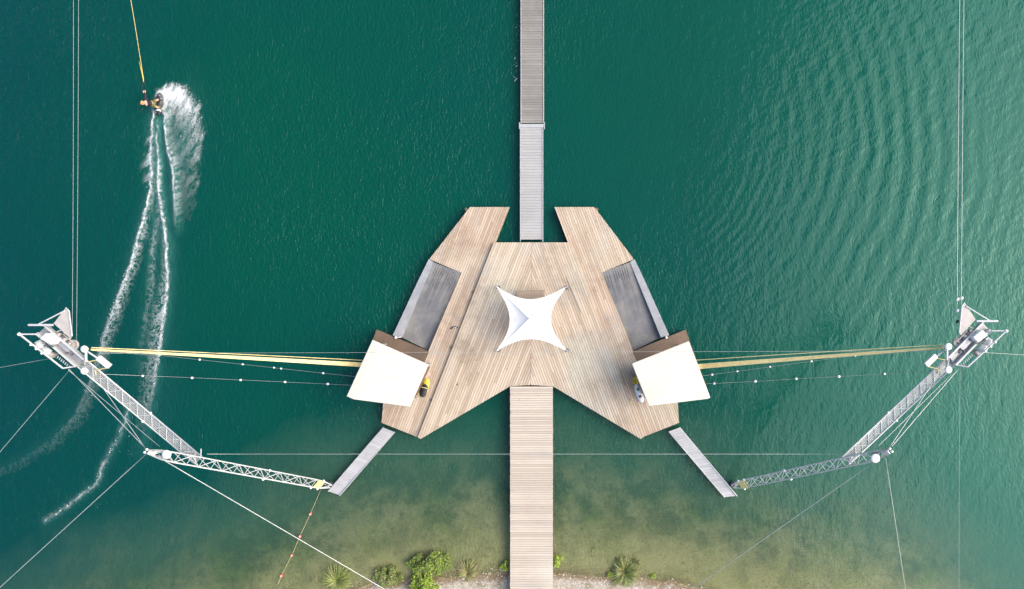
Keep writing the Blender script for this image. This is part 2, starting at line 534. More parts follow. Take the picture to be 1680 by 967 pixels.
def watermat():
    b = NB('lake_water_surface')
    pos = b.n('NewGeometry').outputs['Position']
    dep = b.n('Attribute'); dep.attribute_name = 'depth'
    aer = b.n('Attribute'); aer.attribute_name = 'bubbles'
    T = b.math('POWER', 2.71828, b.math('MULTIPLY', dep.outputs['Fac'], -.66))
    fac = b.math('SUBTRACT', 1.0, T, True)
    n1 = b.noise(pos, .05, 3, .5)
    n2 = b.noise(pos, .35, 4, .6)
    body = b.mix(b.mapr(n1, .35, .65), (.0003, .053, .042), (.0004, .060, .037))
    sx = b.n('SeparateXYZ'); b.l(pos, sx.inputs[0])
    body = b.mix(b.mapr(sx.outputs[0], -38, -20, .75, 0), body, (.0003, .036, .043))
    body = b.mix(b.mapr(n2, .3, .7, 0, .35), body, (.0003, .048, .037))
    body = b.mix(b.mapr(sx.outputs[0], 8, 26, 0, .8), body, (.0008, .085, .058))  # greener, lighter body eastward: part of the reflected sky light put into colour
    shal = b.mapr(dep.outputs['Fac'], .2, 3.8, 1, 0)
    body = b.mix(b.math('MULTIPLY', shal, .85), body, (.050, .128, .088))
    body = b.mix(b.math('MULTIPLY', aer.outputs['Fac'], .8), body, (.06, .20, .18))
    mp = b.n('Mapping'); b.l(pos, mp.inputs[0]); mp.inputs['Rotation'].default_value = (0, 0, R(34)); mp.inputs['Scale'].default_value = (1.0, .42, 1)
    wrp = b.n('VectorMath', operation='ADD'); b.l(mp.outputs[0], wrp.inputs[0])
    wn = b.n('TexNoise'); b.l(pos, wn.inputs['Vector']); wn.inputs['Scale'].default_value = 1.1
    ws = b.n('VectorMath', operation='SCALE'); b.l(wn.outputs['Color'], ws.inputs[0]); ws.inputs['Scale'].default_value = .55
    b.l(ws.outputs[0], wrp.inputs[1])
    fine = b.noise(wrp.outputs[0], 6.6, 2, .5)
    rough = b.n('Attribute'); rough.attribute_name = 'ripple'
    nrm_ = b.n('Bump'); b.l(fine, nrm_.inputs['Height']); b.l(rough.outputs['Fac'], nrm_.inputs['Strength']); nrm_.inputs['Distance'].default_value = .085
    nrm = nrm_.outputs[0]
    d = b.n('BsdfDiffuse'); b.l(body, d.inputs[0]); b.l(nrm, d.inputs['Normal'])
    t = b.n('BsdfTransparent'); b.val(t.inputs[0], (.92, .97, .84))
    g = b.n('BsdfGlossy'); b.val(g.inputs[0], (.66, .98, .93)); g.inputs['Roughness'].default_value = .07; b.l(nrm, g.inputs['Normal'])
    m1 = b.n('MixShader'); b.l(fac, m1.inputs[0]); b.l(t.outputs[0], m1.inputs[1]); b.l(d.outputs[0], m1.inputs[2])
    fr = b.n('Fresnel'); fr.inputs[0].default_value = 1.32; b.l(nrm, fr.inputs['Normal'])
    m2 = b.n('MixShader'); b.l(fr.outputs[0], m2.inputs[0]); b.l(m1.outputs[0], m2.inputs[1]); b.l(g.outputs[0], m2.inputs[2])
    b.l(m2.outputs[0], b.o.inputs[0])
    return b.m

wx = axis(-38.8, 31.6, .085, 500); wy = axis(-19.0, 22.6, .085, 500)
X, Y = np.meshgrid(wx, wy)
X = X.ravel(); Y = Y.ravel()
Z, RA = water_height(X, Y, True)
inside = (X > -38.9) & (X < 31.7) & (Y > -19.1) & (Y < 22.7)
Z = np.where(inside, Z, 0)
water = np_mesh('lake_water', np.stack([X, Y, Z], 1), grid_faces(len(wx), len(wy)), watermat())
at = water.data.attributes.new('depth', 'FLOAT', 'POINT')
at.data.foreach_set('value', np.clip(-bed_z(X, Y), 0, 8).astype(np.float32))
bub = np.zeros_like(X)
sel = (X < -20) & (Y > -14) & (Y < 17)
xs, ys = X[sel], Y[sel]
bb = np.zeros_like(xs)
for pl, amp, wd, fade in ((WAKE_R, .75, .55, 15), (WAKE_L, .60, .42, 12), (WAKE_M, .35, .5, 12), (WAKE_P, .6, .5, 12), (STRAND, .3, .3, 60)):
    d, arc = seg_dist(xs, ys, pl)
    bb = np.maximum(bb, amp * np.exp(-(d / wd) ** 2) * np.exp(-arc / fade))
pxs = NX + PXM * xs; pys = NY - PXM * ys
plume = np.exp(-(((pxs - 304 + .10 * (pys - 200)) / 24) ** 2 + ((pys - 225) / 62) ** 2))
bb = np.maximum(bb, .42 * plume)
old = np.exp(-(((pxs - 262) / 30) ** 2 + ((pys - 560) / 150) ** 2))
bb = np.maximum(bb, .10 * old)
bub[sel] = bb * (.35 + 1.0 * fbm(xs * 1.6, ys * 1.6, 15, 3))
at = water.data.attributes.new('ripple', 'FLOAT', 'POINT')
at.data.foreach_set('value', np.clip(RA * np.interp(NX + PXM * X, [0, 500, 900, 1200], [15, 15, 12, 4.0]), 0, 1).astype(np.float32))
at = water.data.attributes.new('bubbles', 'FLOAT', 'POINT')
at.data.foreach_set('value', np.clip(bub, 0, 1).astype(np.float32))
tag(water, kind='structure')

# ------------------------------------------------------------------ timber decks
def clip(poly, n, c, keep_ge=True):
    """keep the part of poly with dot(n,p) >= c"""
    o = []
    sg = 1 if keep_ge else -1
    for i in range(len(poly)):
        a, b = poly[i], poly[(i + 1) % len(poly)]
        da = sg * (n[0] * a[0] + n[1] * a[1] - c); db = sg * (n[0] * b[0] + n[1] * b[1] - c)
        if da >= 0: o.append(a)
        if (da >= 0) != (db >= 0):
            t = da / (da - db)
            o.append((a[0] + (b[0] - a[0]) * t, a[1] + (b[1] - a[1]) * t))
    return o

def boards(poly, ang, pitch, gap, z, thick, mat, parent, name='plank', length=None, jig=.004, budget=[10 ** 6], phase=0.0, endgap=.012):
    """cover a polygon with boards whose long side lies along ang"""
    dx, dy = math.cos(ang), math.sin(ang)
    nx, ny = -dy, dx
    c = [nx * p[0] + ny * p[1] for p in poly]
    a = [dx * p[0] + dy * p[1] for p in poly]
    lo, hi = min(c), max(c)
    k = lo + phase
    row = 0
    while k < hi:
        strip = clip(clip(poly, (nx, ny), k + gap / 2), (nx, ny), k + pitch - gap / 2, False)
        if len(strip) >= 3 and abs(area2(strip)) > .006:
            cuts = []
            if length:
                t0 = min(a) + length * (((row // 1) * .382) % 1.0)
                while t0 < max(a):
                    cuts.append(t0); t0 += length
            edges = [min(a) - 1] + cuts + [max(a) + 1]
            for e0, e1 in zip(edges[:-1], edges[1:]):
                s = clip(clip(strip, (dx, dy), e0 + endgap / 2), (dx, dy), e1 - endgap / 2, False)
                if len(s) >= 3 and abs(area2(s)) > .004:
                    j = random.uniform(-jig, jig)
                    prism(name, s, z - thick + j, z + j, mat, parent, ang)
        k += pitch; row += 1

def edge_beams(poly, z0, z1, parent, inset=.05, th=.06, skip=()):
    n = len(poly)
    s = 1 if area2(poly) > 0 else -1
    for i in range(n):
        if i in skip: continue
        a, b = Vector(poly[i]), Vector(poly[(i + 1) % n])
        d = (b - a).normalized()
        nn = Vector((-d.y, d.x)) * s
        q = [a + nn * inset + d * .10, b + nn * inset - d * .10, b + nn * (inset + th) - d * .10, a + nn * (inset + th) + d * .10]
        prism('edge_beam', [(v.x, v.y) for v in q], z0, z1, M['fascia'], parent)

def piles(pts, top, parent, r=.11):
    for p in pts:
        zb = float(bed_z(np.array([p[0]]), np.array([p[1]]))[0]) - .3
        bar('pile', (p[0], p[1], zb), (p[0], p[1], top), r, M['pile'], parent, 10)

def XY(pts, h):
    return [tuple(P(x, y, h)[:2]) for x, y in pts]
def ax_(y): return 873 - 3 * (y - 340) / 360.0
def mir(pts): return [(2 * ax_(y) - x, y) for x, y in pts]

HC, HS = .78, .58     # deck heights: middle deck, side decks
SEAM = 870.5
mid_l = [(809.6, 398), (872.3, 398), (SEAM, 632), (837, 634), (690, 720.5), (685, 717.5)]
mid_r = [(872.6, 398), (935.4, 398), (1056, 717.5), (1051, 720.5), (907.2, 634), (SEAM + .4, 632)]
t = thing('main_deck', 'large central timber deck with boards meeting in a chevron, under the white tent', 'deck', P(871, 520, 0))
DIR = math.atan2(718 - 398, -(809.6 - 686))
angl = math.atan2(-(717.5 - 398), 685 - 809.6)     # along the left edge, world axes
angr = math.atan2(-(717.5 - 398), 1056 - 935.4)
boards(XY(mid_l, HC), angl, .158, .017, HC, .045, M['deck'], t, length=4.6)
boards(XY(mid_r, HC), angr, .158, .017, HC, .045, M['deck'], t, length=4.6)
outl = XY([(809.6, 398), (935.4, 398), (1056, 717.5), (1051, 720.5), (907.2, 634), (837, 634), (690, 720.5), (685, 717.5)], HC)
edge_beams(outl, HC - .34, HC - .055, t)
piles(XY([(815, 405), (872, 405), (930, 405), (780, 480), (962, 480), (745, 570), (996, 570), (872, 520), (712, 655), (1030, 655), (695, 712), (1046, 712), (840, 628), (904, 628)], 0), HC - .06, t)

side_l = [(771, 340), (836.5, 340), (689, 716.2), (684.5, 717.2), (626, 694), (629.5, 651), (671.5, 651), (757, 447.5), (704.5, 425.5)]
cut_l = [(771, 340), (836.5, 340), (689, 716.2), (684.5, 717.2), (626, 694), (629.5, 651), (671.5, 651), (757, 447.5), (704.5, 425.5)]
def side_deck(pts, ang, label):
    c = P(sum(p[0] for p in pts) / len(pts), 560, 0)
    t = thing('side_deck', label, 'deck', c, 'lower timber decks flanking the middle deck')
    boards(XY(pts, HS), ang, .150, .016, HS, .045, M['side'], t, length=5.2)
    edge_beams(XY(pts, HS), HS - .34, HS - .055, t)
    piles(XY([(p[0] * .94 + (sum(q[0] for q in pts) / len(pts)) * .06, p[1] * .97 + 540 * .03) for p in pts[:2] + pts[3:5]], 0), HS - .06, t)
    return t
angsl = math.atan2(-(716.2 - 340), 689 - 836.5)
side_deck(side_l, angsl, 'lower timber side deck left of the main deck, with the yellow-nosed kneeboard')
side_r = mir(side_l)
angsr = math.atan2(-(716.2 - 340), side_r[2][0] - side_r[1][0])
side_deck(side_r, angsr, 'lower timber side deck right of the main deck, with the white wakeboard on it')

# ------------------------------------------------------------------ piers and walkways
t = thing('timber_pier', 'wide pale timber pier running from the gravel shore to the main deck', 'pier', P(872, 800, 0))
zt = HC
for i in range(0, 104):
    y0 = 634.6 + i * 3.86
    x0 = 837.0 + random.uniform(-.25, .25); x1 = 907.2 + random.uniform(-.25, .25)
    prism('plank', XY([(x0, y0), (x1, y0), (x1, y0 + 3.50), (x0, y0 + 3.50)], zt), zt - .045, zt + random.uniform(-.004, .004), M['pier'], t, 0.0)
for x in (839.2, 871, 903.5):
    prism('edge_beam', XY([(x, 640), (x + 1.6, 640), (x + 1.6, 1034), (x, 1034)], zt - .05), zt - .3, zt - .052, M['fascia'], t)
piles(XY([(x, y) for y in (690, 770, 850, 930, 1010) for x in (842, 903)], 0), zt - .06, t)

def walkway(label, y0, y1, xa, xb, mat, z, pitch, grp):
    t = thing('floating_walkway', label, 'walkway', P((xa + xb) / 2, (y0 + y1) / 2, 0), grp)
    n = int((y1 - y0) / pitch)
    for i in range(n):
        a = y0 + i * pitch
        prism('plank', XY([(xa + 1.3, a), (xb - 1.3, a), (xb - 1.3, a + pitch * .93), (xa + 1.3, a + pitch * .93)], z), z - .04, z + random.uniform(-.004, .004), mat, t, 0.0)
    for x in (xa, xb - 1.2):
        prism('side_rail', XY([(x, y0), (x + 1.2, y0), (x + 1.2, y1), (x, y1)], z), z - .22, z + .035, M['steel'], t)
    for k in range(int((y1 - y0) / 95) + 1):
        yy = y0 + 20 + k * 95
        if yy + 30 < y1:
            prism('float_tank', XY([(xa + 3, yy), (xb - 3, yy), (xb - 3, yy + 30), (xa + 3, yy + 30)], z), -.15, z - .06, M['darksteel'], t)
    return t
walkway('pale grey slatted walkway joining the top edge of the main deck', 209.5, 397, 853.2, 891.2, M['grey'], .50, 4.6, 'grey slatted walkway over open water')
walkway('older brownish grey slatted walkway leaving the frame at the top', -150, 203.5, 854.2, 892.4, M['old'], .44, 4.3, 'grey slatted walkway over open water')
t = thing('hinge_plate', 'pale metal hinge plate where the two grey walkway sections meet', 'hinge plate', P(872, 206, 0))
prism('plate', XY([(852.2, 203.8), (892.4, 203.8), (892.4, 209.2), (852.2, 209.2)], .52), .48, .525, M['steel'], t)
for x in (851.6, 892.6):
    prism('bracket', XY([(x, 201), (x + 1.3, 201), (x + 1.3, 212), (x, 212)], .53), .40, .56, M['steel'], t)

def gangway(label, q, za, zb, slat):
    """q = [top a, top b, bottom b, bottom a] photograph pixels"""
    A, B_, C_, D_ = [P(x, y, .45) for x, y in q]
    t = thing('metal_gangway', label, 'gangway', (A + C_) / 2 * Vector((1, 1, 0)) if False else Vector(((A.x + C_.x) / 2, (A.y + C_.y) / 2, 0)), 'metal gangways to the cable masts')
    n = slat
    ang = math.atan2(B_.y - A.y, B_.x - A.x)
    for i in range(n):
        f0, f1 = i / n, (i + .94) / n
        pts = [A.lerp(D_, f0), B_.lerp(C_, f0), B_.lerp(C_, f1), A.lerp(D_, f1)]
        z = za + (zb - za) * (f0 + f1) / 2 + random.uniform(-.003, .003)
        prism('slat', [(p.x, p.y) for p in pts], z - .03, z, M['gang'], t, ang)
    for s, e in ((A, D_), (B_, C_)):
        s2 = Vector((s.x, s.y, za - .06)); e2 = Vector((e.x, e.y, zb - .06))
        d = (e2 - s2).normalized(); sd = Vector((-d.y, d.x, 0)).normalized()
        box('side_rail', (s2 + e2) / 2, (e2 - s2) / 2, sd * .03, Vector((0, 0, .09)), M['steel'], t, .01)
    return t
gangway('grey metal gangway off the lower left corner of the decks, streaked with dirt', [(629, 701.5), (647.5, 709), (556.5, 814), (537.5, 807.5)], .52, .30, 30)
gangway('paler grey metal gangway off the lower right corner of the decks', [(1115, 701.5), (1096.8, 708), (1189.5, 817), (1210, 815)], .52, .30, 30)

# ------------------------------------------------------------------ start ramps
def ramp(mirror, label):
    f = mir if mirror else (lambda q: q)
    floor = f([(709.5, 430), (757, 447.5), (704.5, 577), (656.5, 553.5)])
    strip = f([(703.5, 425.5), (711, 430), (658, 554), (644.5, 550.5), (686, 461)])
    zt, zb = HS - .01, .16
    t = thing('start_ramp', label, 'ramp', P(*f([(700, 500)])[0], 0), 'grey start ramps beside the huts')
    e0 = (P(*floor[0], .4) + P(*floor[1], .4)) / 2; e1 = (P(*floor[2], .4) + P(*floor[3], .4)) / 2
    dd = e1 - e0
    tops = [zt + (zb - zt) * max(-.02, (P(*q, .4) - e0).dot(dd) / dd.length_squared) for q in floor]
    prism('ramp_floor', XY(floor, .4), -.05, zt, M['carpet'], t, tops=tops)
    prism('ramp_edge', XY(strip, HS), -.05, HS + .015, M['carpet2'], t)
    # small white bracket at the foot of the edge strip
    p = P(*f([(649.5, 554)])[0], HS + .02)
    fit = lathe('edge_bracket', [(.02, 0), (.075, .0), (.085, .05), (.085, .09), (.05, .13)], p, (0, 0, 1), M['white'], t, 12)
    if not mirror:
        bar('arm', p + Vector((0, 0, .05)), P(658, 553.5, HS + .06), .03, M['white'], fit, 6)
    return t
ramp(False, 'stained dark grey start ramp next to the left hut, pale edge strip along the water')
ramp(True, 'bluish grey start ramp next to the right hut, shaded along its pale edge strip')

# ------------------------------------------------------------------ huts
def hut(mirror, roofpx, label):
    f = mir if mirror else (lambda q: q)
    t = thing('start_hut', label, 'hut', P(*f([(640, 610)])[0], 0), 'start huts with white roofs')
    plat = f([(618, 541), (704.2, 577.2), (671.7, 650.5), (580, 640)])
    a = P(*plat[0], HS); b = P(*plat[1], HS)
    boards(XY(plat, HS), math.atan2(b.y - a.y, b.x - a.x) + math.pi / 2, .30, .006, HS + .01, .05, M['brown'], t, name='floor_board')
    edge_beams(XY(plat, HS), .05, HS - .045, t, .02, .08)
    ZR = 3.35
    rp = [P(x, y, ZR + .12) for x, y in roofpx]
    # roof: membrane stretched over a frame, slightly fallen towards the water
    n = len(rp)
    c = sum((p for p in rp), Vector()) / n
    V, F = [], []
    rings = [(1.0, -.14), (1.0, -.02), (.985, 0.0), (.72, .05), (.36, .085)]
    for s, dz in rings:
        for i in range(n):
            for k in range(6):
                p = rp[i].lerp(rp[(i + 1) % n], k / 6)
                V.append((c.x + (p.x - c.x) * s, c.y + (p.y - c.y) * s, ZR + .12 + dz + .008 * math.sin(7 * k + 3 * i) * (s < .9)))
    m_ = n * 6
    for r_ in range(len(rings) - 1):
        for k in range(m_):
            F.append((r_ * m_ + k, r_ * m_ + (k + 1) % m_, (r_ + 1) * m_ + (k + 1) % m_, (r_ + 1) * m_ + k))
    V.append((c.x, c.y, ZR + .22)); top = len(V) - 1
    V.append((c.x, c.y, ZR - .02)); bot = len(V) - 1
    L = (len(rings) - 1) * m_
    for k in range(m_):
        F.append((L + k, L + (k + 1) % m_, top)); F.append(((k + 1) % m_, k, bot))
    if area2([(p.x, p.y) for p in rp]) < 0:
        F = [q[::-1] for q in F]
    rf = mesh('roof', [Vector(v) - c for v in V], F, M['roof'], t, Matrix.Translation(c))
    for f_ in (.25, .5, .75):
        a_, b_ = rp[1].lerp(rp[0], f_), rp[2].lerp(rp[3], f_)
        pts_ = []
        for k in range(13):
            v = a_.lerp(b_, .01 + .98 * k / 12)
            e_ = min(k, 12 - k) / 6 * min(f_, 1 - f_) * 2
            pts_.append(Vector((v.x, v.y, ZR + .135 + .09 * min(1, e_ * 1.1))))
        tube('roof_seam', pts_, .014, M['roof'], rf, 5)
    for i in range(n):
        p, q = rp[i], rp[(i + 1) % n]
        ii = [c + (v - c) * .955 for v in (p, q)]
        if (ii[1] - ii[0]).length > .6:
            bar('roof_beam', Vector((ii[0].x, ii[0].y, ZR - .08)), Vector((ii[1].x, ii[1].y, ZR - .08)), .06, M['brown'], rf, 6)
    # posts inside the platform, back wall and rope rack
    pc = sum((P(x, y, HS) for x, y in plat), Vector()) / 4
    corners = []
    big = [rp[1], rp[2], rp[3], rp[0]]
    for v in big:
        v = c + (v - c) * .86; corners.append(v)
        bar('post', Vector((v.x, v.y, HS + .01)), Vector((v.x, v.y, ZR)), .06, M['steel'], t, 8)
    bar('rope_rack', Vector((*corners[0][:2], 1.55)), Vector((*corners[3][:2], 1.55)), .04, M['steel'], t, 8)
    d = (corners[2] - corners[1])
    n_ = Vector((-d.y, d.x, 0)).normalized() * .02
    mid = (corners[1] + corners[2]) / 2
    box('back_panel', (mid.x, mid.y, HS + .62), d * .42, n_, Vector((0, 0, .55)), M['brown'], t)
    box('control_desk', (pc.x, pc.y, HS + .46), d.normalized() * .55, n_.normalized() * .28, Vector((0, 0, .45)), M['bench'], t, .02)
    return t
hut(False, [(568.5, 650.5), (610.8, 558), (702.5, 598.5), (672.2, 667.5), (580, 655.5)], 'open hut with white roof on brown boards left of the main deck')
hut(True, [(1165.5, 652.5), (1130, 560), (1036.8, 597), (1064.5, 666.5), (1162, 654.6)], 'open hut with white roof on brown boards right of the main deck')

# ------------------------------------------------------------------ star tent
def tent():
    t = thing('star_tent', 'white four-pointed stretch tent with concave edges in the middle of the main deck', 'tent', P(872, 523, HC))
    ZT, ZE, ZA = HC + 1.55, HC + 1.9, HC + 2.32
    tips = [P(x, y, ZT) for x, y in ((814.5, 470.5), (929.5, 470.5), (930.5, 576.5), (814.5, 576))]
    mids = [P(x, y, ZE) for x, y in ((870.5, 491.5), (903.5, 523), (871.5, 556.5), (836.5, 525))]
    apex = P(867.8, 523, ZA)
    N, K = 24, 12
    V, F = [], []
    def edge(i, u):
        a, m, b = tips[i], mids[i], tips[(i + 1) % 4]
        ctl = m * 2 - (a + b) / 2
        p = a * (1 - u) ** 2 + ctl * 2 * u * (1 - u) + b * u * u
        # long drawn-out tips
        q = abs(2 * u - 1) ** 2.6
        straight = m.lerp(a if u < .5 else b, abs(2 * u - 1))
        p = p.lerp(straight, .25 * q * (1 - q) * 4)
        ta, tb = tips[i] - apex, tips[(i + 1) % 4] - apex
        nn_ = ta.cross(tb)
        p.z = apex.z - (nn_.x * (p.x - apex.x) + nn_.y * (p.y - apex.y)) / nn_.z
        return p
    for i in range(4):
        for a in range(N):
            e = edge(i, a / N)
            for k in range(K + 1):
                r = k / K
                p = apex.lerp(e, r)
                sag = .18 * math.sin(math.pi * r) * (1 - abs(2 * a / N - 1) ** 2)
                p.z -= .05 * math.sin(math.pi * r) + sag * .25
                V.append(p)
    T = 4 * N
    for a in range(T):
        for k in range(K):
            F.append((a * (K + 1) + k, a * (K + 1) + k + 1, ((a + 1) % T) * (K + 1) + k + 1, ((a + 1) % T) * (K + 1) + k))
    c = P(872, 523, HC)
    F = [q[::-1] for q in F]
    cn = mesh('canopy', [v - c for v in V], F, M['tent'], t, Matrix.Translation(c), smooth=False)
    # hem cord
    for i in range(4):
        tube('hem', [edge(i, u / 20) for u in range(21)], .018, M['white'], cn, 6)
    for i in range(4):
        tube('seam', [apex.lerp(tips[i], k / 8) - Vector((0, 0, .05 * math.sin(math.pi * k / 8) - .004)) for k in range(9)], .014, M['white'], cn, 5)
        for u in (.32, .5, .68):
            e = edge(i, u)
            tube('seam', [apex.lerp(e, k / 8) - Vector((0, 0, math.sin(math.pi * k / 8) * (.05 + .045 * (1 - abs(2 * u - 1) ** 2)) - .002)) for k in range(1, 9)], .007, M['white'], cn, 5)
    cen = P(872, 523, HC)
    for p in tips:
        o = (p - cen); o.z = 0; o.normalize()
        ft = Vector((p.x, p.y, HC)) + o * .02
        bar('leg', ft + Vector((0, 0, .01)), p + Vector((0, 0, .02)), .045, M['steel'], t, 8)
        lathe('foot_plate', [(.12, 0), (.12, .02), (.05, .05)], ft + Vector((0, 0, .005)), (0, 0, 1), M['darksteel'], t, 14)
        lathe('end_cap', [(.02, -.03), (.055, 0), (.05, .03), (.02, .04)], p, (0, 0, 1), M['greysteel'], t, 10)
    bar('centre_pole', (apex.x, apex.y, HC), apex - Vector((0, 0, .03)), .05, M['steel'], t, 8)
    # star print on the left panel
    e = edge(3, .5); p0 = apex.lerp(e, .72)
    u = (edge(3, .46) - edge(3, .54)).normalized(); vv = (apex - e).normalized()
    p0.z -= .05 * math.sin(math.pi * .72) + .18 * math.sin(math.pi * .72) * .25
    nn = u.cross(vv)
    if nn.z < 0: nn = -nn
    pts = []
    for k in range(10):
        r = .20 if k % 2 == 0 else .085
        an = math.pi / 2 + k * math.pi / 5
        pts.append(Vector((r * math.cos(an), r * math.sin(an), 0)))
    mm = Matrix.Translation(p0 + nn * .02) @ Matrix((u, nn.cross(u), nn)).transposed().to_4x4()
    st = mesh('star_print', pts + [Vector((0, 0, 0))], [(k, (k + 1) % 10, 10) for k in range(10)], M['white'], cn, mm)
    tag(st, 'white five-pointed star print')
tent()

# table whose end shows beside the tent
t = thing('wooden_table', 'small slatted wooden table half under the top edge of the tent', 'table', P(871, 487, HC))
for i in range(4):
    y0 = 476.4 + i * 4.2
    prism('slat', XY([(849, y0), (893.5, y0 - .4), (893.5, y0 + 2.9), (849, y0 + 3.3)], HC + .74), HC + .70, HC + .74, M['bench'], t, 0.0)
for x in (853, 889):
    for y in (480, 491):
        p = P(x, y, HC + .3)
        bar('leg', (p.x, p.y, HC), (p.x, p.y, HC + .70), .04, M['bench'], t, 6)
prism('rail', XY([(851, 484), (891, 484), (891, 486), (851, 486)], HC + .6), HC + .60, HC + .695, M['bench'], t)

# loose pale board on the deck
a, b = P(930.2, 454, HC), P(955, 513, HC)
d = (b - a).normalized(); s = Vector((-d.y, d.x, 0))
o = box('loose_board', (a + b) / 2 + Vector((0, 0, .021)), (b - a) / 2, s * .055, Vector((0, 0, .014)), M['pier'], None, .004)
tag(o, 'long pale loose board lying on the main deck right of the tent', 'board')

# ------------------------------------------------------------------ boards and gear by the huts
def flat_shape(name, c, length, width, ang, z, th, mat, parent=None, power=2.6, rocker=.05, n=20):
    """rounded board shape with rocker; z is the underside"""
    V, F = [], []
    for i in range(n + 1):
        u = -1 + 2 * i / n
        wd = max(.015, (1 - abs(u) ** power)) ** .5 * width / 2
        zz = rocker * u * u
        for s, dz in ((-1, 0), (-1, th), (0, th * 1.15), (1, th), (1, 0)):
            V.append((u * length / 2, s * wd, zz + dz))
    for i in range(n):
        for k in range(5):
            F.append((i * 5 + k, i * 5 + (k + 1) % 5, (i + 1) * 5 + (k + 1) % 5, (i + 1) * 5 + k))
    F.append((0, 1, 2, 3, 4)); F.append(tuple(n * 5 + k for k in (4, 3, 2, 1, 0)))
    Mx = Matrix.Translation(Vector((c[0], c[1], z))) @ Matrix.Rotation(ang, 4, 'Z')
    return mesh(name, V, F, mat, parent, Mx, smooth=True)

p = P(1048.5, 645, HS); an = R(-72)
t = thing('wakeboard', 'white wakeboard with small dark bindings on the deck beside the right hut', 'wakeboard', (p.x, p.y, HS))
flat_shape('board', p, 1.30, .44, an, HS + .012, .03, M['white'], t, 3.0, .045)
for s in (-.24, .24):
    q = p + Vector((math.cos(an) * s, math.sin(an) * s, 0))
    lathe('binding', [(.10, 0), (.09, .05), (.055, .11)], (q.x, q.y, HS + .045), (0, 0, 1), M['darksteel'] if s > 0 else M['leaf_mid'], t, 10)
p = P(1042.5, 624, HS)
t = thing('yellow_bucket', 'round yellow tub standing above the white wakeboard by the right hut', 'tub', (p.x, p.y, HS))
lathe('tub', [(.19, 0), (.24, .38), (.25, .40), (.22, .40), (.19, .30), (.01, .29)], (p.x, p.y, HS + .006), (0, 0, 1), M['yellow'], t, 20)
tube('handle', [p + Vector((.25 * math.cos(a_), .03, .40 + .12 * math.sin(a_))) for a_ in np.linspace(0, math.pi, 9)], .012, M['darksteel'], t, 5)

p = P(697.5, 635.5, HS); an = R(74)
t = thing('kneeboard', 'kneeboard with yellow nose and black pad on the deck beside the left hut', 'kneeboard', (p.x, p.y, HS))
flat_shape('board', p, 1.20, .46, an, HS + .012, .06, M['yellow'], t, 4.0, .05)
q = p - Vector((math.cos(an), math.sin(an), 0)) * .22
flat_shape('pad', q, .86, .43, an, HS + .090, .07, M['black'], t, 4.0, .04)
q2 = p - Vector((math.cos(an), math.sin(an), 0)) * .02
bar('strap', q2 + Vector((-.2, .05, .19)), q2 + Vector((.2, -.06, .19)), .025, M['paleyellow'], t, 6)
p = P(690.5, 634.5, HS); an = R(66)
t = thing('wakeboard', 'narrow yellow wakeboard partly hidden under the edge of the left hut roof', 'wakeboard', (p.x, p.y, HS))
flat_shape('board', p, 1.32, .34, an, HS + .012, .03, M['paleyellow'], t, 3.0, .05)
for s in (-.26, .26):
    q = p + Vector((math.cos(an) * s, math.sin(an) * s, 0))
    lathe('binding', [(.10, 0), (.09, .05), (.055, .11)], (q.x, q.y, HS + .045), (0, 0, 1), M['black'], t, 10)
p = P(699.5, 615, HS)
V, F = [], []
for j in range(7):
    for i in range(7):
        V.append(((i - 3) * .075 + .02 * math.sin(j * 2), (j - 3) * .06 + .02 * math.sin(i * 1.7), .05 + .035 * math.sin(i * 1.9 + j * .8) * math.cos(j * 1.4)))
V += [(v[0], v[1], v[2] - .02) for v in V]
for j in range(6):
    for i in range(6):
        k = j * 7 + i
        F.append((k, k + 1, k + 8, k + 7)); F.append((k + 56, k + 57 - 0, k + 50, k + 49) if False else (k + 49 + 7, k + 49 + 8, k + 49 + 1, k + 49))
o = mesh('crumpled_towel', V, F, M['pinkcap'], None, Matrix.Translation((p.x, p.y, HS + .01)) @ Matrix.Rotation(R(40), 4, 'Z'), True)
tag(o, 'small crumpled pale pink towel above the yellow-nosed kneeboard', 'towel')

# black handle with short rope on the step between the decks
c = P(747, 538.3, HS + .02)
t = thing('rope_handle', 'small black rope handle with pale grip lying near the step of the left side deck', 'handle', c)
tube('rope', [c + Vector(v) for v in ((-.30, -.08, .025), (-.22, .03, .03), (-.08, .08, .03), (.06, .07, .03), (.17, .02, .03))], .032, M['black'], t, 6)
bar('grip', c + Vector((-.11, .02, .05)), c + Vector((.09, .045, .05)), .036, M['wire'], t, 8)
c = P(750.3, 631.3, HC + .01)
o = mesh('fallen_leaf', [(-.03, -.09, .0), (.035, -.03, .012), (.04, .05, .015), (0, .11, .005), (-.045, .03, .012), (0, 0, .02)],
         [(0, 1, 5), (1, 2, 5), (2, 3, 5), (3, 4, 5), (4, 0, 5)], M['fascia'], None, Matrix.Translation(c) @ Matrix.Rotation(-.4, 4, 'Z'))
tag(o, 'dark brown fallen leaf on the left half of the main deck', 'leaf')

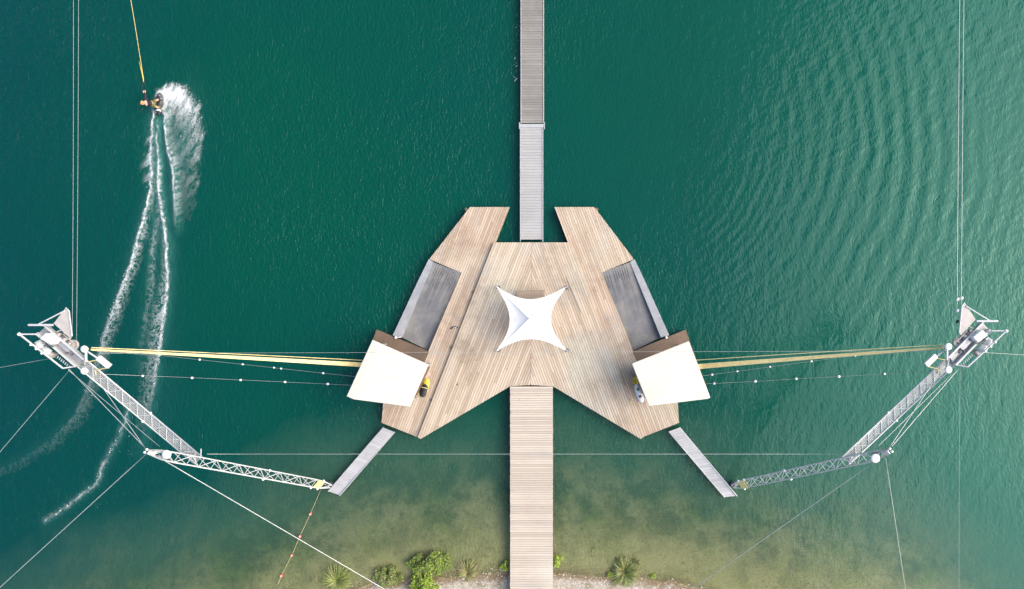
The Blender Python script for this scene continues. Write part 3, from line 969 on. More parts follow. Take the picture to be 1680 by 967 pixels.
# ------------------------------------------------------------------ cable towers
def tower(mp, base, top, label, grp):
    """mp maps photograph pixels of the left tower to this one"""
    Q = lambda x, y, h: P(*mp(x, y), h)
    A0 = P(*base, .30); A1 = P(*top, 10.4)
    t = thing('cable_tower', label, 'cable tower', (A0.x, A0.y, 0), grp)
    ax = (A1 - A0).normalized()
    sv = ax.cross(Vector((0, 0, 1))).normalized()
    nv = sv.cross(ax).normalized()
    if nv.z < 0: nv = -nv
    hw = .29
    L = (A1 - A0).length
    def tri(f):
        wd = hw * min(1, .35 + f * 9) * min(1, .30 + (1 - f) * 9)
        c = A0 + ax * L * f
        return c + sv * wd + nv * .15, c - sv * wd + nv * .15, c - nv * .36 * wd / hw
    nb = 17
    fr = [i / nb for i in range(nb + 1)]
    nodes = [tri(f) for f in fr]
    for k, rad in ((0, .036), (1, .042), (2, .036)):
        tube('mast_chord', [nd[k] for nd in nodes], rad, M['wsteel'], t, 8)
    for i in range(nb):
        a, b = nodes[i], nodes[i + 1]
        if i % 2 == 0:
            bar('mast_brace', a[0], b[1], .022, M['wsteel'], t, 6)
        else:
            bar('mast_brace', a[1], b[0], .022, M['wsteel'], t, 6)
        bar('mast_brace', b[0], b[1], .018, M['wsteel'], t, 6)
        bar('mast_brace', a[0], b[2], .018, M['wsteel'], t, 6)
        bar('mast_brace', a[1], b[2], .018, M['wsteel'], t, 6)
    bar('foot_pin', A0 - ax * .1 + Vector((0, 0, -.3)), A0 + ax * .25, .12, M['darksteel'], t, 10)
    zb = float(bed_z(np.array([A0.x]), np.array([A0.y]))[0])
    bar('foundation_pile', (A0.x, A0.y, zb - .3), (A0.x, A0.y, .25), .2, M['darksteel'], t, 12)
    # yellow plate near the mast foot
    c = A0 + ax * L * .085 + nv * .19
    box('warning_plate', c, ax * .26 + sv * .06, sv * .30, nv * .012, M['paleyellow'], t, .005)
    for f, s in ((.075, 1), (.075, -1), (.12, -1), (.42, 1), (.42, -1)):
        q = A0 + ax * L * f + sv * s * .33 + nv * .2
        lathe('clamp', [(.02, -.05), (.07, -.04), (.07, .04), (.02, .05)], q, nv, M['white'], t, 10)
    # mast head
    h0 = A0 + ax * L * .985
    box('head_plate', h0 + ax * .10 + nv * .12, ax * .20, sv * .11, nv * .04, M['wsteel'], t, .02)
    box('head_bracket', h0 - ax * .42 + sv * -.1 + nv * .2, ax * .15 + sv * .10, sv * .07, nv * .06, M['greysteel'], t, .02)
    for s in (-1, 1):
        lathe('shackle', [(.015, -.05), (.06, -.05), (.06, .05), (.015, .05)], A1 + ax * .18 - sv * .02 + ax.cross(Vector((0, 0, 1))).normalized() * (.09 * s), ax, M['white'], t, 10)
    lp = Q(273, 746, 10.3)
    lathe('floodlight', [(.04, -.28), (.14, -.20), (.215, -.06), (.23, 0), (.22, .035), (.12, .06), (.02, .065)], lp, (0, 0, 1), M['white'], t, 24)
    bar('floodlight_arm', lp - Vector((0, 0, .22)), A0 + ax * L * .94, .03, M['steel'], t, 6)
    # boom
    J = A0 + ax * L * .775
    B0 = Vector((J.x, J.y, J.z)) + nv * .02
    B1 = Q(134, 596, 9.0)
    bx = (B1 - B0).normalized()
    bs = bx.cross(Vector((0, 0, 1))).normalized()
    bn = bs.cross(bx)
    if bn.z < 0: bn = -bn
    BL = (B1 - B0).length
    wb = lambda f: .27 + .02 * f
    for s in (-1, 1):
        tube('boom_chord', [B0 + bs * s * wb(0), B1 + bs * s * wb(1)], .038, M['wsteel'], t, 8)
    tube('boom_chord', [B0 - bn * .5, B1 - bn * .5], .042, M['steel'], t, 8)
    nb2 = 16
    for i in range(nb2):
        a, b = B0 + bx * BL * i / nb2, B0 + bx * BL * (i + 1) / nb2
        s = 1 if i % 2 else -1
        bar('boom_brace', a + bs * s * wb(0), b - bs * s * wb(0), .02, M['wsteel'], t, 6)
        bar('boom_brace', a - bs * s * wb(0), b + bs * s * wb(0), .014, M['steel'], t, 6)
        bar('boom_brace', a + bs * s * wb(0), b - bn * .5, .016, M['steel'], t, 6)
    # open grating of the boom walkway: thin bars, joined
    V, F = [], []
    def rect(c, hx, hy, th):
        k = len(V)
        for sx, sy, sz in ((-1, -1, -1), (1, -1, -1), (1, 1, -1), (-1, 1, -1), (-1, -1, 1), (1, -1, 1), (1, 1, 1), (-1, 1, 1)):
            V.append(c + hx * sx + hy * sy + bn * th * sz - B0)
        for q in ((0, 3, 2, 1), (4, 5, 6, 7), (0, 1, 5, 4), (1, 2, 6, 5), (2, 3, 7, 6), (3, 0, 4, 7)):
            F.append(tuple(k + z for z in q))
    ng = 110
    for i in range(ng):
        rect(B0 + bx * BL * (i + .5) / ng - bn * .05, bx * .016, bs * .245, .012)
    for j in range(5):
        rect(B0 + bx * BL * .5 + bs * (-.2 + .1 * j) - bn * .055, bx * BL * .49, bs * .012, .016)
    gr = mesh('boom_grating', V, F, M['steel'], t, Matrix.Translation(B0))
    gr['kind'] = 'stuff'
    for f in (.45,):
        for s in (-1, 1):
            lathe('clamp', [(.02, -.05), (.07, -.04), (.07, .04), (.02, .05)], B0 + bx * BL * f + bs * s * .3, (0, 0, 1), M['white'], t, 10)
    bar('strut', J + sv * .2, J + sv * .2 + Vector((.15, .5, .25)) * (1 if True else 1), .035, M['wsteel'], t, 6)
    # ---------------- machine platform at the end of the boom
    h = 9.05
    def pol(pts, z0, z1, mat, name, par=t):
        return prism(name, [tuple(Q(x, y, z1)[:2]) for x, y in pts], z0, z1, mat, par)
    bed = pol([(63.4, 546.5), (76, 535), (140, 590), (127, 601.5)], h - .16, h, M['greysteel'], 'machine_bed')
    for a_, b_ in (((76, 535), (140, 590)), ((63.4, 546.5), (127, 601.5))):
        p, q = Q(*a_, h + .14), Q(*b_, h + .14)
        d = (q - p).normalized(); s_ = Vector((-d.y, d.x, 0))
        box('bed_rail', (p + q) / 2, (q - p) / 2, s_ * .045, Vector((0, 0, .15)), M['wsteel'], t, .01)
    pol([(66, 556), (75, 547), (91.5, 558.5), (84, 565.5)], h + .004, h + .62, M['white'], 'gearbox_cover')
    pol([(96, 566), (104, 560), (118, 572), (111, 580)], h + .004, h + .22, M['greysteel'], 'drive_housing')
    pol([(118, 584), (125, 577.5), (137, 588), (130, 596)], h + .004, h + .10, M['greysteel'], 'bed_cover')
    for x, y in ((111, 579.5), (119, 582)):
        lathe('bolt_head', [(.055, 0), (.055, .09), (.03, .12)], Q(x, y, h + .22), (0, 0, 1), M['darksteel'], t, 8)
    # motor and hydraulic unit beside the bed
    a_, b_ = Q(62, 563, h + .12), Q(82, 581, h + .12)
    d = (b_ - a_)
    lathe('motor', [(.12, 0), (.19, .03), (.20, .1), (.20, d.length * .40), (.16, d.length * .43), (.16, d.length * .52), (.20, d.length * .55), (.20, d.length * .92), (.10, d.length)], a_, d, M['wsteel'], t, 18)
    pol([(56, 562.5), (65, 558), (70, 562), (61, 568)], h - .2, h + .25, M['wsteel'], 'motor_fan_cover')
    pol([(76, 584), (82, 578), (88, 581), (81.5, 588)], h - .2, h + .18, M['plate'], 'pump_block')
    a_, b_ = Q(72, 568, h + .36), Q(88, 569, h + .3)
    tube('hose', [a_, a_.lerp(b_, .3) + Vector((0, .08, .1)), a_.lerp(b_, .7) + Vector((0, .05, .08)), b_], .03, M['darksteel'], t, 6)
    # outer handrail frame
    r0, r1 = Q(31.6, 548.6, h + .55), Q(103, 604.4, h + .3)
    bar('outer_rail', r0, r1, .05, M['wsteel'], t, 8)
    lathe('rail_end', [(.02, -.08), (.09, -.05), (.09, .05), (.02, .08)], r0, (r1 - r0), M['white'], t, 12)
    k0 = Q(59, 548.6, h + .45)
    bar('rail_link', r0, k0, .04, M['wsteel'], t, 8)
    bar('rail_link', k0, Q(68, 556, h + .1), .04, M['wsteel'], t, 8)
    bar('rail_link', r1, Q(127, 601, h + .05), .04, M['wsteel'], t, 8)
    for f in (.30, .42, .55):
        q = r0.lerp(r1, f)
        bar('rail_stub', q, q + Vector((0, -.02, .12)), .06, M['white'], t, 8)
    # outrigger with the guide plate
    o0, o1 = Q(47, 533.5, h + .35), Q(87, 533.5, h + .35)
    bar('outrigger', o0, o1, .06, M['wsteel'], t, 8)
    bar('outrigger_strut', Q(63, 532.3, h + .35), Q(105.5, 510.5, h + .42), .035, M['wsteel'], t, 8)
    tri_ = [(108, 505), (113.5, 510.5), (118.5, 551.5), (115, 555.5), (88, 531)]
    pl = [Q(x, y, h + .38) for x, y in tri_]
    gp = prism('guide_plate', [tuple(v[:2]) for v in pl], h + .34, h + .38, M['plate'], t)
    bar('plate_edge', pl[1] + Vector((0, 0, .01)), pl[2] + Vector((0, 0, .01)), .035, M['wsteel'], gp, 6)
    bar('plate_edge', pl[0], pl[1], .03, M['wsteel'], gp, 6)
    # rope pulley and chain guides
    pc = Q(120.5, 566, h + .05)
    lathe('pulley', [(.06, -.05), (.22, -.05), (.26, -.07), (.26, -.03), (.21, 0), (.26, .03), (.26, .07), (.22, .05), (.16, .05), (.15, .0), (.05, .0), (.05, .09), (.02, .09)], pc, (0, 0, 1), M['plate'], t, 28)
    for i, (x, y, r_) in enumerate(((98, 549, .10), (103, 554, .13), (108, 557, .10), (112, 561, .09), (100, 556, .08), (107, 563, .08), (113, 556, .07))):
        lathe('guide_roller', [(r_ * .5, -.1), (r_, -.08), (r_ * .8, 0), (r_, .08), (r_ * .5, .1)], Q(x, y, h + .1), (0, 0, 1), M['darksteel'] if i % 2 else M['plate'], t, 12)
    for a_, b_ in (((93, 545), (102, 541)), ((102, 541), (106, 548)), ((96, 552), (116, 570)), ((104, 549), (124, 566))):
        bar('guide_bar', Q(*a_, h + .2), Q(*b_, h + .2), .035, M['plate'], t, 6)
    for x, y in ((138, 573), (138, 609)):
        q = Q(x, y, h + .5)
        lathe('floodlight', [(.04, -.26), (.12, -.18), (.175, -.05), (.185, 0), (.175, .03), (.1, .05), (.02, .055)], q, (0, 0, 1), M['white'], t, 22)
        bar('floodlight_arm', q - Vector((0, 0, .2)), Q(137, 593, h + .02), .035, M['steel'], t, 6)
    bar('light_bar', Q(141, 575, h + .28), Q(141, 594, h + .28), .065, M['wsteel'], t, 8)
    pol([(157, 590), (162.6, 584), (181, 598.6), (175, 605)], h - .05, h + .12, M['white'], 'counterweight_panel')
    bar('panel_arm', Q(142, 576, h + .1), Q(160, 588, h + .05), .05, M['wsteel'], t, 6)
    bar('panel_arm', Q(144, 594, h), Q(159, 591, h), .025, M['paleyellow'], t, 6)
    bar('panel_arm', Q(156, 608, h - .1), Q(175, 604, h), .025, M['paleyellow'], t, 6)
    bar('panel_arm', Q(156, 608, h - .1), B0.lerp(B1, .88), .025, M['paleyellow'], t, 6)
    for i in range(7):
        x0, y0 = 96 + i * 3.1, 584.5 + i * 2.6
        bar('bed_tooth', Q(x0, y0, h + .05), Q(x0 - 2.0, y0 + 3.2, h + .02), .03, M['wsteel'], t, 6)
    return t, A1

ML = lambda x, y: (x, y)
MR = lambda x, y: (1557 + (137 - x) * .89, 570 + (y - 574) * 1.06)
tl, TL = tower(ML, (541, 796), (245, 740.5), 'white lattice cable tower with boom and motor platform on the left side', 'lattice cable towers')
tr, TR = tower(MR, (1204, 796), (1457, 740.5), 'bluish white lattice cable tower with boom and motor platform on the right side', 'lattice cable towers')

# ------------------------------------------------------------------ wires, cables and ropes
def wire(name, a, b, r, mat, label, cat='cable', sag=.0, group=None):
    o = tube(name, sagline(a, b, sag), r, mat, None, 6)
    return tag(o, label, cat, group)
G = 'drive cables of the water-ski lift'
wire('drive_cable', P(118, -520, 9.2), P(118.5, 545, 9.3), .009, M['wire_dull'], 'outer of two thin drive cables running up from the left tower', sag=.1, group=G)
wire('drive_cable', P(127.5, -520, 9.2), P(125.5, 563, 9.1), .009, M['wire_dull'], 'inner of two thin drive cables running up from the left tower', sag=.1, group=G)
t = thing('drive_cable', 'left one of two thin drive cables running up from the right tower', 'cable', P(1571, 490, 9.3), G)
tube('cable', sagline(P(1582, -520, 9.2), P(1570, 560, 9.3), .1), .014, M['wire'], t)
for y in (491.5, 510, 528):
    lathe('cable_tag', [(.02, -.1), (.08, -.03), (.06, .08), (.02, .1)], P(1570.8, y, 9.32), (.6, .8, .1), M['white'] if y < 520 else M['black'], t, 8)
t = thing('drive_cable', 'right one of two thin drive cables running up from the right tower', 'cable', P(1578, 490, 9.3), G)
tube('cable', sagline(P(1589, -520, 9.2), P(1577, 545, 9.3), .1), .014, M['wire'], t)
for y in (489.5, 509, 528):
    lathe('cable_tag', [(.02, -.1), (.09, -.03), (.06, .08), (.02, .1)], P(1577.5, y, 9.33), (.6, .8, .1), M['white'], t, 8)
wire('drive_cable', P(1575, 602, 9.0), P(1575, 1300, 9.0), .010, M['wire_dull'], 'faint vertical cable running down from the right tower to the bottom edge', sag=.1)
wire('guy_wire', P(85, 588, 8.9), P(-160, 632, 3.0), .014, M['wire_dull'], 'guy wire from the left motor platform to the left picture edge', 'wire')
wire('guy_wire', P(112, 610, 8.9), P(-150, 918, 2.0), .016, M['wire_dull'], 'guy wire from the left motor platform down to the left picture edge', 'wire')
wire('guy_wire', TL, P(-180, 1128, 1.0), .018, M['wire'], 'guy wire from the left mast head to the bottom left corner', 'wire')
wire('guy_wire', P(268, 755, 10.2), P(920, 1136, 1.0), .022, M['wire'], 'thick pale guy wire from the left mast head down to the shore bushes', 'wire')
wire('guy_wire', P(1604, 578, 8.9), P(1900, 596, 3.0), .014, M['wire_dull'], 'guy wire from the right motor platform to the right picture edge', 'wire')
wire('guy_wire', P(1436, 757, 10.3), P(1000, 1062, 1.0), .020, M['wire_dull'], 'guy wire from the right mast head slanting down to the shore', 'wire')
wire('guy_wire', P(1453, 752, 10.3), P(1510, 1130, 1.0), .018, M['wire'], 'steep guy wire from the right mast head to the bottom edge', 'wire')
G = 'stays between mast heads and motor platforms'
for i, (a, b, lb) in enumerate((((238, 735), (113, 606), 'outermost of the stays between left mast head and left motor platform'),
                                ((236.5, 733), (167, 634), 'short stay between left mast head and the left boom'),
                                ((262, 733), (112, 607.5), 'inner stay crossing the short one by the left boom'))):
    wire('stay_wire', P(*a, 10.3), P(*b, 8.9), .018 if i < 2 else .012, M['wire'], lb, 'wire', group=G)
for i, (a, b, lb) in enumerate((((1463, 733), (1573, 605), 'outermost of the stays between right mast head and right motor platform'),
                                ((1461, 732), (1530, 629), 'short stay between right mast head and the right boom'),
                                ((1441, 732), (1563, 613), 'inner stay crossing the short one by the right boom'))):
    wire('stay_wire', P(*a, 10.3), P(*b, 8.9), .018 if i < 2 else .012, M['wire'], lb, 'wire', group=G)
wire('spreader_wire', P(340, 745.3, 8.0), P(1376, 745.3, 8.0), .010, M['wire'], 'long horizontal wire between the two lattice masts, crossing over the timber pier', 'wire', sag=.0)
wire('tie_wire', P(165, 580, 9.0), P(1545, 576, 9.0), .0075, M['wire_dull'], 'hair-thin wire between the two towers crossing above the hut roofs', 'wire', sag=.0)

def rope_bundle(t0, h0, hooks, label, grp):
    for i, (x, y) in enumerate(hooks):
        a = P(t0[0] + random.uniform(-2, 2), t0[1] + (i - len(hooks) / 2) * .28, h0)
        b = P(x, y, 1.6)
        o = tube('tow_rope', sagline(a, b, .25, 18), .026, M['rope'], None, 6)
        tag(o, label, 'rope', grp)
rope_bundle((150, 574), 9.0, [(604 - i * .4, 596.4 + i * 1.0) for i in range(7)], 'one of the yellow tow ropes bundled tightly between left tower and left hut', 'yellow tow ropes at the left tower')
rope_bundle((1548, 571), 9.0, [(1136 + i * .4, 599.0 + i * 1.15) for i in range(7)], 'one of the yellow tow ropes fanned out between right tower and right hut', 'yellow tow ropes at the right tower')
for a, b, lb in (((150, 570.5), (606, 592), 'single yellow tow rope hanging just above the left rope bundle'), ((1548, 566), (1130, 592), 'single yellow tow rope hanging just above the right rope bundle')):
    tag(tube('tow_rope', sagline(P(*a, 9.1), P(*b, 1.8), .25, 18), .020, M['rope'], None, 6), lb, 'rope')

def float_line(path, tags, label, mat, fm, size, wr, capm=None, cat='float line'):
    c = P(*path[0], .03)
    t = thing('float_line', label, cat, c)
    pts = [P(x, y, .035) for x, y in path]
    tube('line', pts, wr, mat, t, 6)
    for i, (x, y) in enumerate(tags):
        q = P(x, y, .035)
        d = (pts[-1] - pts[0]).normalized()
        k = size * random.uniform(.9, 1.15)
        f = lathe('float', [(.3 * k, -1.1 * k), (.8 * k, -.8 * k), (k, -.2 * k), (k, .2 * k), (.8 * k, .8 * k), (.3 * k, 1.1 * k)], q, d, fm, t, 12)
        if capm:
            lathe('float_cap', [(.75 * k, 0), (.6 * k, .35 * k), (.15 * k, .5 * k)], q + Vector((random.uniform(-.3, .3) * k, random.uniform(-.3, .3) * k, .62 * k)), (0, 0, 1), capm, f, 10)
    return t
float_line([(160, 577), (268, 584), (398, 598), (530, 612.5), (600, 620)], [(327.5, 590.3), (398, 598), (449.5, 603.5), (461, 605), (530, 612.5)], 'upper of two thin lines with white floats left of the left hut', M['wire'], M['white'], .065, .008)
float_line([(170, 614.2), (315, 620), (467.5, 627), (600, 633.5)], [(234, 617), (315, 620.2), (394.5, 623.8), (467.5, 627), (537.5, 630.2)], 'lower of two thin lines with white floats left of the left hut', M['wire'], M['white'], .075, .010)
float_line([(1140, 618.5), (1209.5, 609.5), (1331, 593), (1403, 584), (1540, 575)], [(1168, 615), (1209.5, 609.6), (1263, 602.2), (1331, 593), (1403, 584)], 'upper of two thin lines with white floats right of the right hut', M['wire_dull'], M['white'], .065, .006)
float_line([(1140, 631), (1239, 626), (1376, 618), (1530, 609.5)], [(1171.5, 629.5), (1239, 626), (1306, 621.7), (1376, 618), (1451, 613.7), (1530, 609.6)], 'lower of two thin lines with white floats right of the right hut', M['wire_dull'], M['white'], .08, .006)
float_line([(528.5, 798), (509.5, 843), (492, 880), (478.5, 912), (461.5, 945), (456, 960)], [(509.5, 843), (492, 880.5), (478.5, 911.5), (461.8, 944.5)], 'line of four red floats running from the left mast foot to the shore', M['rope'], M['red'], .095, .008, M['pinkcap'])

# ------------------------------------------------------------------ wakeboarder
def skin(name, joints, edges, mat, parent, root=0, sub=2):
    m = bpy.data.meshes.new(name)
    keys = list(joints)
    idx = {k: i for i, k in enumerate(keys)}
    m.from_pydata([joints[k][0] for k in keys], [(idx[a], idx[b]) for a, b in edges], [])
    m.materials.append(mat)
    o = link(bpy.data.objects.new(name, m), parent, Matrix.Translation(RID))
    md = o.modifiers.new('skin', 'SKIN')
    md.use_smooth_shade = True
    sk = m.skin_vertices[0].data
    for k in keys:
        r = joints[k][1]
        sk[idx[k]].radius = (r, r) if not isinstance(r, tuple) else r
        sk[idx[k]].use_root = idx[k] == root
    sb = o.modifiers.new('smooth', 'SUBSURF'); sb.levels = sub; sb.render_levels = sub
    return o

RID = P(258, 171, 0)
person = thing('person', 'wakeboarder in dark wetsuit and olive shorts leaning far over and holding the tow rope', 'person', RID)
J = {
    'pelvis': ((-.30, .02, .60), .125), 'waist': ((-.46, .03, .72), .115), 'chest': ((-.63, .05, .86), .145), 'upper': ((-.73, .06, .94), .12),
    'neck': ((-.83, .08, 1.00), .055), 'skull': ((-.95, .11, 1.06), .092), 'crown': ((-1.03, .12, 1.12), .075),
    'nose': ((-.97, .215, 1.03), .022), 'earr': ((-.93, .11, 1.16), .02), 'earl': ((-.93, .10, .955), .02),
    'hipn': ((-.26, .13, .56), .10), 'kneen': ((.03, .27, .58), .066), 'calfn': ((.05, .28, .40), .062), 'anklen': ((.05, .28, .24), .042), 'toen': ((.17, .31, .20), .036),
    'hips': ((-.26, -.09, .56), .10), 'knees': ((.02, -.22, .56), .066), 'calfs': ((.04, -.24, .40), .062), 'ankles': ((.03, -.25, .24), .042), 'toes': ((.15, -.27, .20), .036),
    'shn': ((-.72, .22, .95), .065), 'eln': ((-.75, .50, .88), .046), 'wrn': ((-.77, .74, .86), .032), 'han': ((-.77, .81, .86), .038),
    'shs': ((-.68, -.10, .92), .065), 'els': ((-.58, .18, .76), .046), 'wrs': ((-.86, .70, .85), .032), 'has': ((-.88, .79, .86), .038),
}
E = [('pelvis', 'waist'), ('waist', 'chest'), ('chest', 'upper'), ('upper', 'neck'), ('neck', 'skull'), ('skull', 'crown'), ('skull', 'nose'), ('skull', 'earr'), ('skull', 'earl'),
     ('pelvis', 'hipn'), ('hipn', 'kneen'), ('kneen', 'calfn'), ('calfn', 'anklen'), ('anklen', 'toen'),
     ('pelvis', 'hips'), ('hips', 'knees'), ('knees', 'calfs'), ('calfs', 'ankles'), ('ankles', 'toes'),
     ('upper', 'shn'), ('shn', 'eln'), ('eln', 'wrn'), ('wrn', 'han'), ('upper', 'shs'), ('shs', 'els'), ('els', 'wrs'), ('wrs', 'has')]
for h_, w0 in (('han', -.77), ('has', -.88)):
    for i, (dx, ln) in enumerate(((-.033, .85), (-.011, 1.0), (.011, .96), (.033, .8))):
        b0 = Vector(J[h_][0]) + Vector((dx, .025, .004))
        for j, off in enumerate(((0, .038 * ln, .012), (0, .056 * ln, -.010), (0, .036 * ln, -.030))):
            J['%s_f%d%d' % (h_, i, j)] = (tuple(b0 + Vector(off)), .009)
        E += [(h_, '%s_f%d0' % (h_, i)), ('%s_f%d0' % (h_, i), '%s_f%d1' % (h_, i)), ('%s_f%d1' % (h_, i), '%s_f%d2' % (h_, i))]
    b0 = Vector(J[h_][0])
    J[h_ + '_t0'] = (tuple(b0 + Vector((.045, .01, -.015))), .010); J[h_ + '_t1'] = (tuple(b0 + Vector((.035, .045, -.03))), .009)
    E += [(h_, h_ + '_t0'), (h_ + '_t0', h_ + '_t1')]
def lean(p):
    return (p[0] + .58 * p[2], p[1] - .31 * p[2], p[2])
J = {k: (lean(v[0]), v[1]) for k, v in J.items()}
body = skin('body', J, E, M['skin'], person)
def sub_j(keys, grow):
    return {k: (J[k][0], J[k][1] + grow) for k in keys}
ks = ['pelvis', 'waist', 'chest', 'upper', 'shn', 'eln', 'wrn', 'shs', 'els', 'wrs']
skin('wetsuit_top', sub_j(ks, .034), [('pelvis', 'waist'), ('waist', 'chest'), ('chest', 'upper'), ('upper', 'shn'), ('shn', 'eln'), ('eln', 'wrn'), ('upper', 'shs'), ('shs', 'els'), ('els', 'wrs')], M['wetsuit'], person)
sj = sub_j(['pelvis', 'hipn', 'hips'], .022)
for s, kn, hp in (('n', 'kneen', 'hipn'), ('s', 'knees', 'hips')):
    sj['th' + s] = (tuple(Vector(J[hp][0]).lerp(Vector(J[kn][0]), .82)), .098)
skin('shorts', sj, [('pelvis', 'hipn'), ('hipn', 'thn'), ('pelvis', 'hips'), ('hips', 'ths')], M['shorts'], person)
hj = {'a': ((-.94, .075, 1.075), .098), 'b': ((-1.03, .10, 1.12), .085), 'c': ((-.93, .02, 1.05), .06)}
hj = {k: (lean(v[0]), v[1]) for k, v in hj.items()}
skin('hair', hj, [('a', 'b'), ('a', 'c')], M['hair'], person)
for dz in (.035, -.035):
    lathe('eye', [(.002, -.008), (.011, 0), (.002, .008)], RID + Vector(lean((-.985, .20, 1.075 + dz))), (0, 1, 0), M['white'], person, 8)
# board under the feet, rolled onto its edge
bdc = RID + Vector((.20, -.02, .10))
bt = thing('wakeboard', 'black and white wakeboard under the rider, tipped on its edge in the spray', 'wakeboard', bdc)
rot = Matrix.Translation(bdc) @ Matrix.Rotation(R(86), 4, 'Z') @ Matrix.Rotation(R(20), 4, 'X')
o = flat_shape('board', (0, 0), 1.45, .46, 0, 0, .03, M['black'], None, 3.2, .05)
o.parent = bt; o.matrix_basis = W[bt.name].inverted() @ rot; W[o.name] = rot
for u in (.28, -.26):
    c = rot @ Vector((u, .0, .045))
    o2 = lathe('boot', [(.11, 0), (.105, .05), (.085, .13), (.07, .17)], c, (rot.to_3x3() @ Vector((0, 0, 1))), M['shorts'] if u < 0 else M['black'], bt, 12)
q = rot @ Vector((-.56, .02, .045))
pr = flat_shape('tail_print', (0, 0), .34, .34, 0, 0, .012, M['white'], None, 3, .0, 10)
pm = rot @ Matrix.Translation((-.52, .02, .042))
pr.parent = bt; pr.matrix_basis = W[bt.name].inverted() @ pm
# tow rope and handle
hp = RID + Vector(lean((-.825, .875, .855)))
t = thing('tow_rope', 'orange tow rope with handle stretched from the wakeboarder to the top edge', 'rope', hp)
bar('handle', hp + Vector((-.19, 0, 0)), hp + Vector((.19, 0, 0)), .016, M['black'], t, 8)
yk = hp + Vector((0, .75, .10))
end = P(118, -490, 9.1)
tube('bridle', [hp + Vector((-.18, 0, 0)), yk], .014, M['black'], t)
tube('bridle', [hp + Vector((.18, 0, 0)), yk], .014, M['black'], t)
tube('rope_float', [yk - Vector((0, .25, .03)), yk, yk + Vector((-.02, .35, .12)), yk + Vector((-.08, .95, .3))], .04, M['yellow'], t, 8, [.016, .038, .03, .014])
tube('rope', sagline(yk, end, .35, 24), .017, M['rope2'], t, 6)

# ------------------------------------------------------------------ foam and spray
def along(pl, n, a0=0.0, a1=1.0):
    p = wpts(pl)
    d = np.hypot(*np.diff(p, axis=0).T); L = np.concatenate([[0], np.cumsum(d)])
    s = RNG.uniform(a0, a1, n) * L[-1]
    x = np.interp(s, L, p[:, 0]); y = np.interp(s, L, p[:, 1])
    i = np.clip(np.searchsorted(L, s) - 1, 0, len(d) - 1)
    tv = np.diff(p, axis=0)[i] / d[i][:, None]
    return x, y, tv, s / L[-1]

FX, FY, FZ, FS, FA, FE = [], [], [], [], [], []
def add(x, y, z, s, ang, el):
    FX.append(x); FY.append(y); FZ.append(z); FS.append(s); FA.append(ang); FE.append(el)
def strand(pl, n, width, a0, a1, size, dens, seed, side=0.0, wgrow=0.0, scale=3.0, thr=.5):
    x, y, tv, u = along(pl, n, a0, a1)
    w_ = width * (1 + wgrow * u)
    off = RNG.normal(0, 1, n) * w_ + side * w_
    nx, ny = -tv[:, 1], tv[:, 0]
    X_ = x + nx * off; Y_ = y + ny * off
    keep = (fbm(X_ * scale * 1.7, Y_ * scale * 1.7, seed, 3) > thr - .12 * dens(u) + .07) & (RNG.uniform(0, 1, n) < dens(u))
    X_, Y_, u, tv, off = X_[keep], Y_[keep], u[keep], tv[keep], off[keep]
    k = len(X_)
    s = .62 * size * np.exp(RNG.normal(0, .5, k)) * np.exp(-.35 * (off / (w_[keep] + 1e-6)) ** 2 * .5)
    an = np.arctan2(tv[:, 1], tv[:, 0]) + RNG.normal(0, .7, k)
    add(X_, Y_, water_height(X_, Y_) + RNG.uniform(.004, .03, k), s, an, RNG.uniform(1, 2.4, k))
# loose crumbs beside the film
strand(WAKE_R, 900, .10, .2, .80, .020, lambda u: .7 + 0 * u, 1, thr=.48)
strand(WAKE_L, 900, .14, .05, .62, .020, lambda u: .7 + 0 * u, 3, thr=.50)
strand(WAKE_L, 500, .40, .5, .84, .020, lambda u: np.interp(u, [.5, .65, .84], [.7, .5, 0]), 14, side=.8, thr=.52)
strand(STRAND, 320, .08, 0, 1, .020, lambda u: .7 + 0 * u, 7, thr=.47)
strand([(236, 640), (224, 690), (208, 740), (190, 790)], 420, .35, 0, 1, .020, lambda u: .6 * (1 - u), 8, thr=.54)
strand([(849, 20), (848, 60), (846, 100), (845, 140)], 150, .10, 0, 1, .026, lambda u: .7 + 0 * u, 9, thr=.52)
# drops in the air over the plume
n = 3600
a = RNG.beta(1.2, 3.2, n)
ex = np.interp(a, [0, .12, .25, .4, .6, 1], [262, 284, 306, 326, 335, 326]); ey = np.interp(a, [0, .12, .25, .4, .6, 1], [152, 139, 142, 170, 220, 330])
u = 1 - np.abs(RNG.normal(0, .28, n)) + RNG.normal(0, .05, n)
x = (268 + (ex - 268) * u - NX) / PXM; y = -(186 + (ey - 186) * u - NY) / PXM
add(x, y, np.abs(RNG.normal(0, .30, n)) * np.exp(-a * 2) + .02, .0085 * np.exp(RNG.normal(0, .45, n)), RNG.uniform(0, 6.28, n), RNG.uniform(1, 1.8, n))
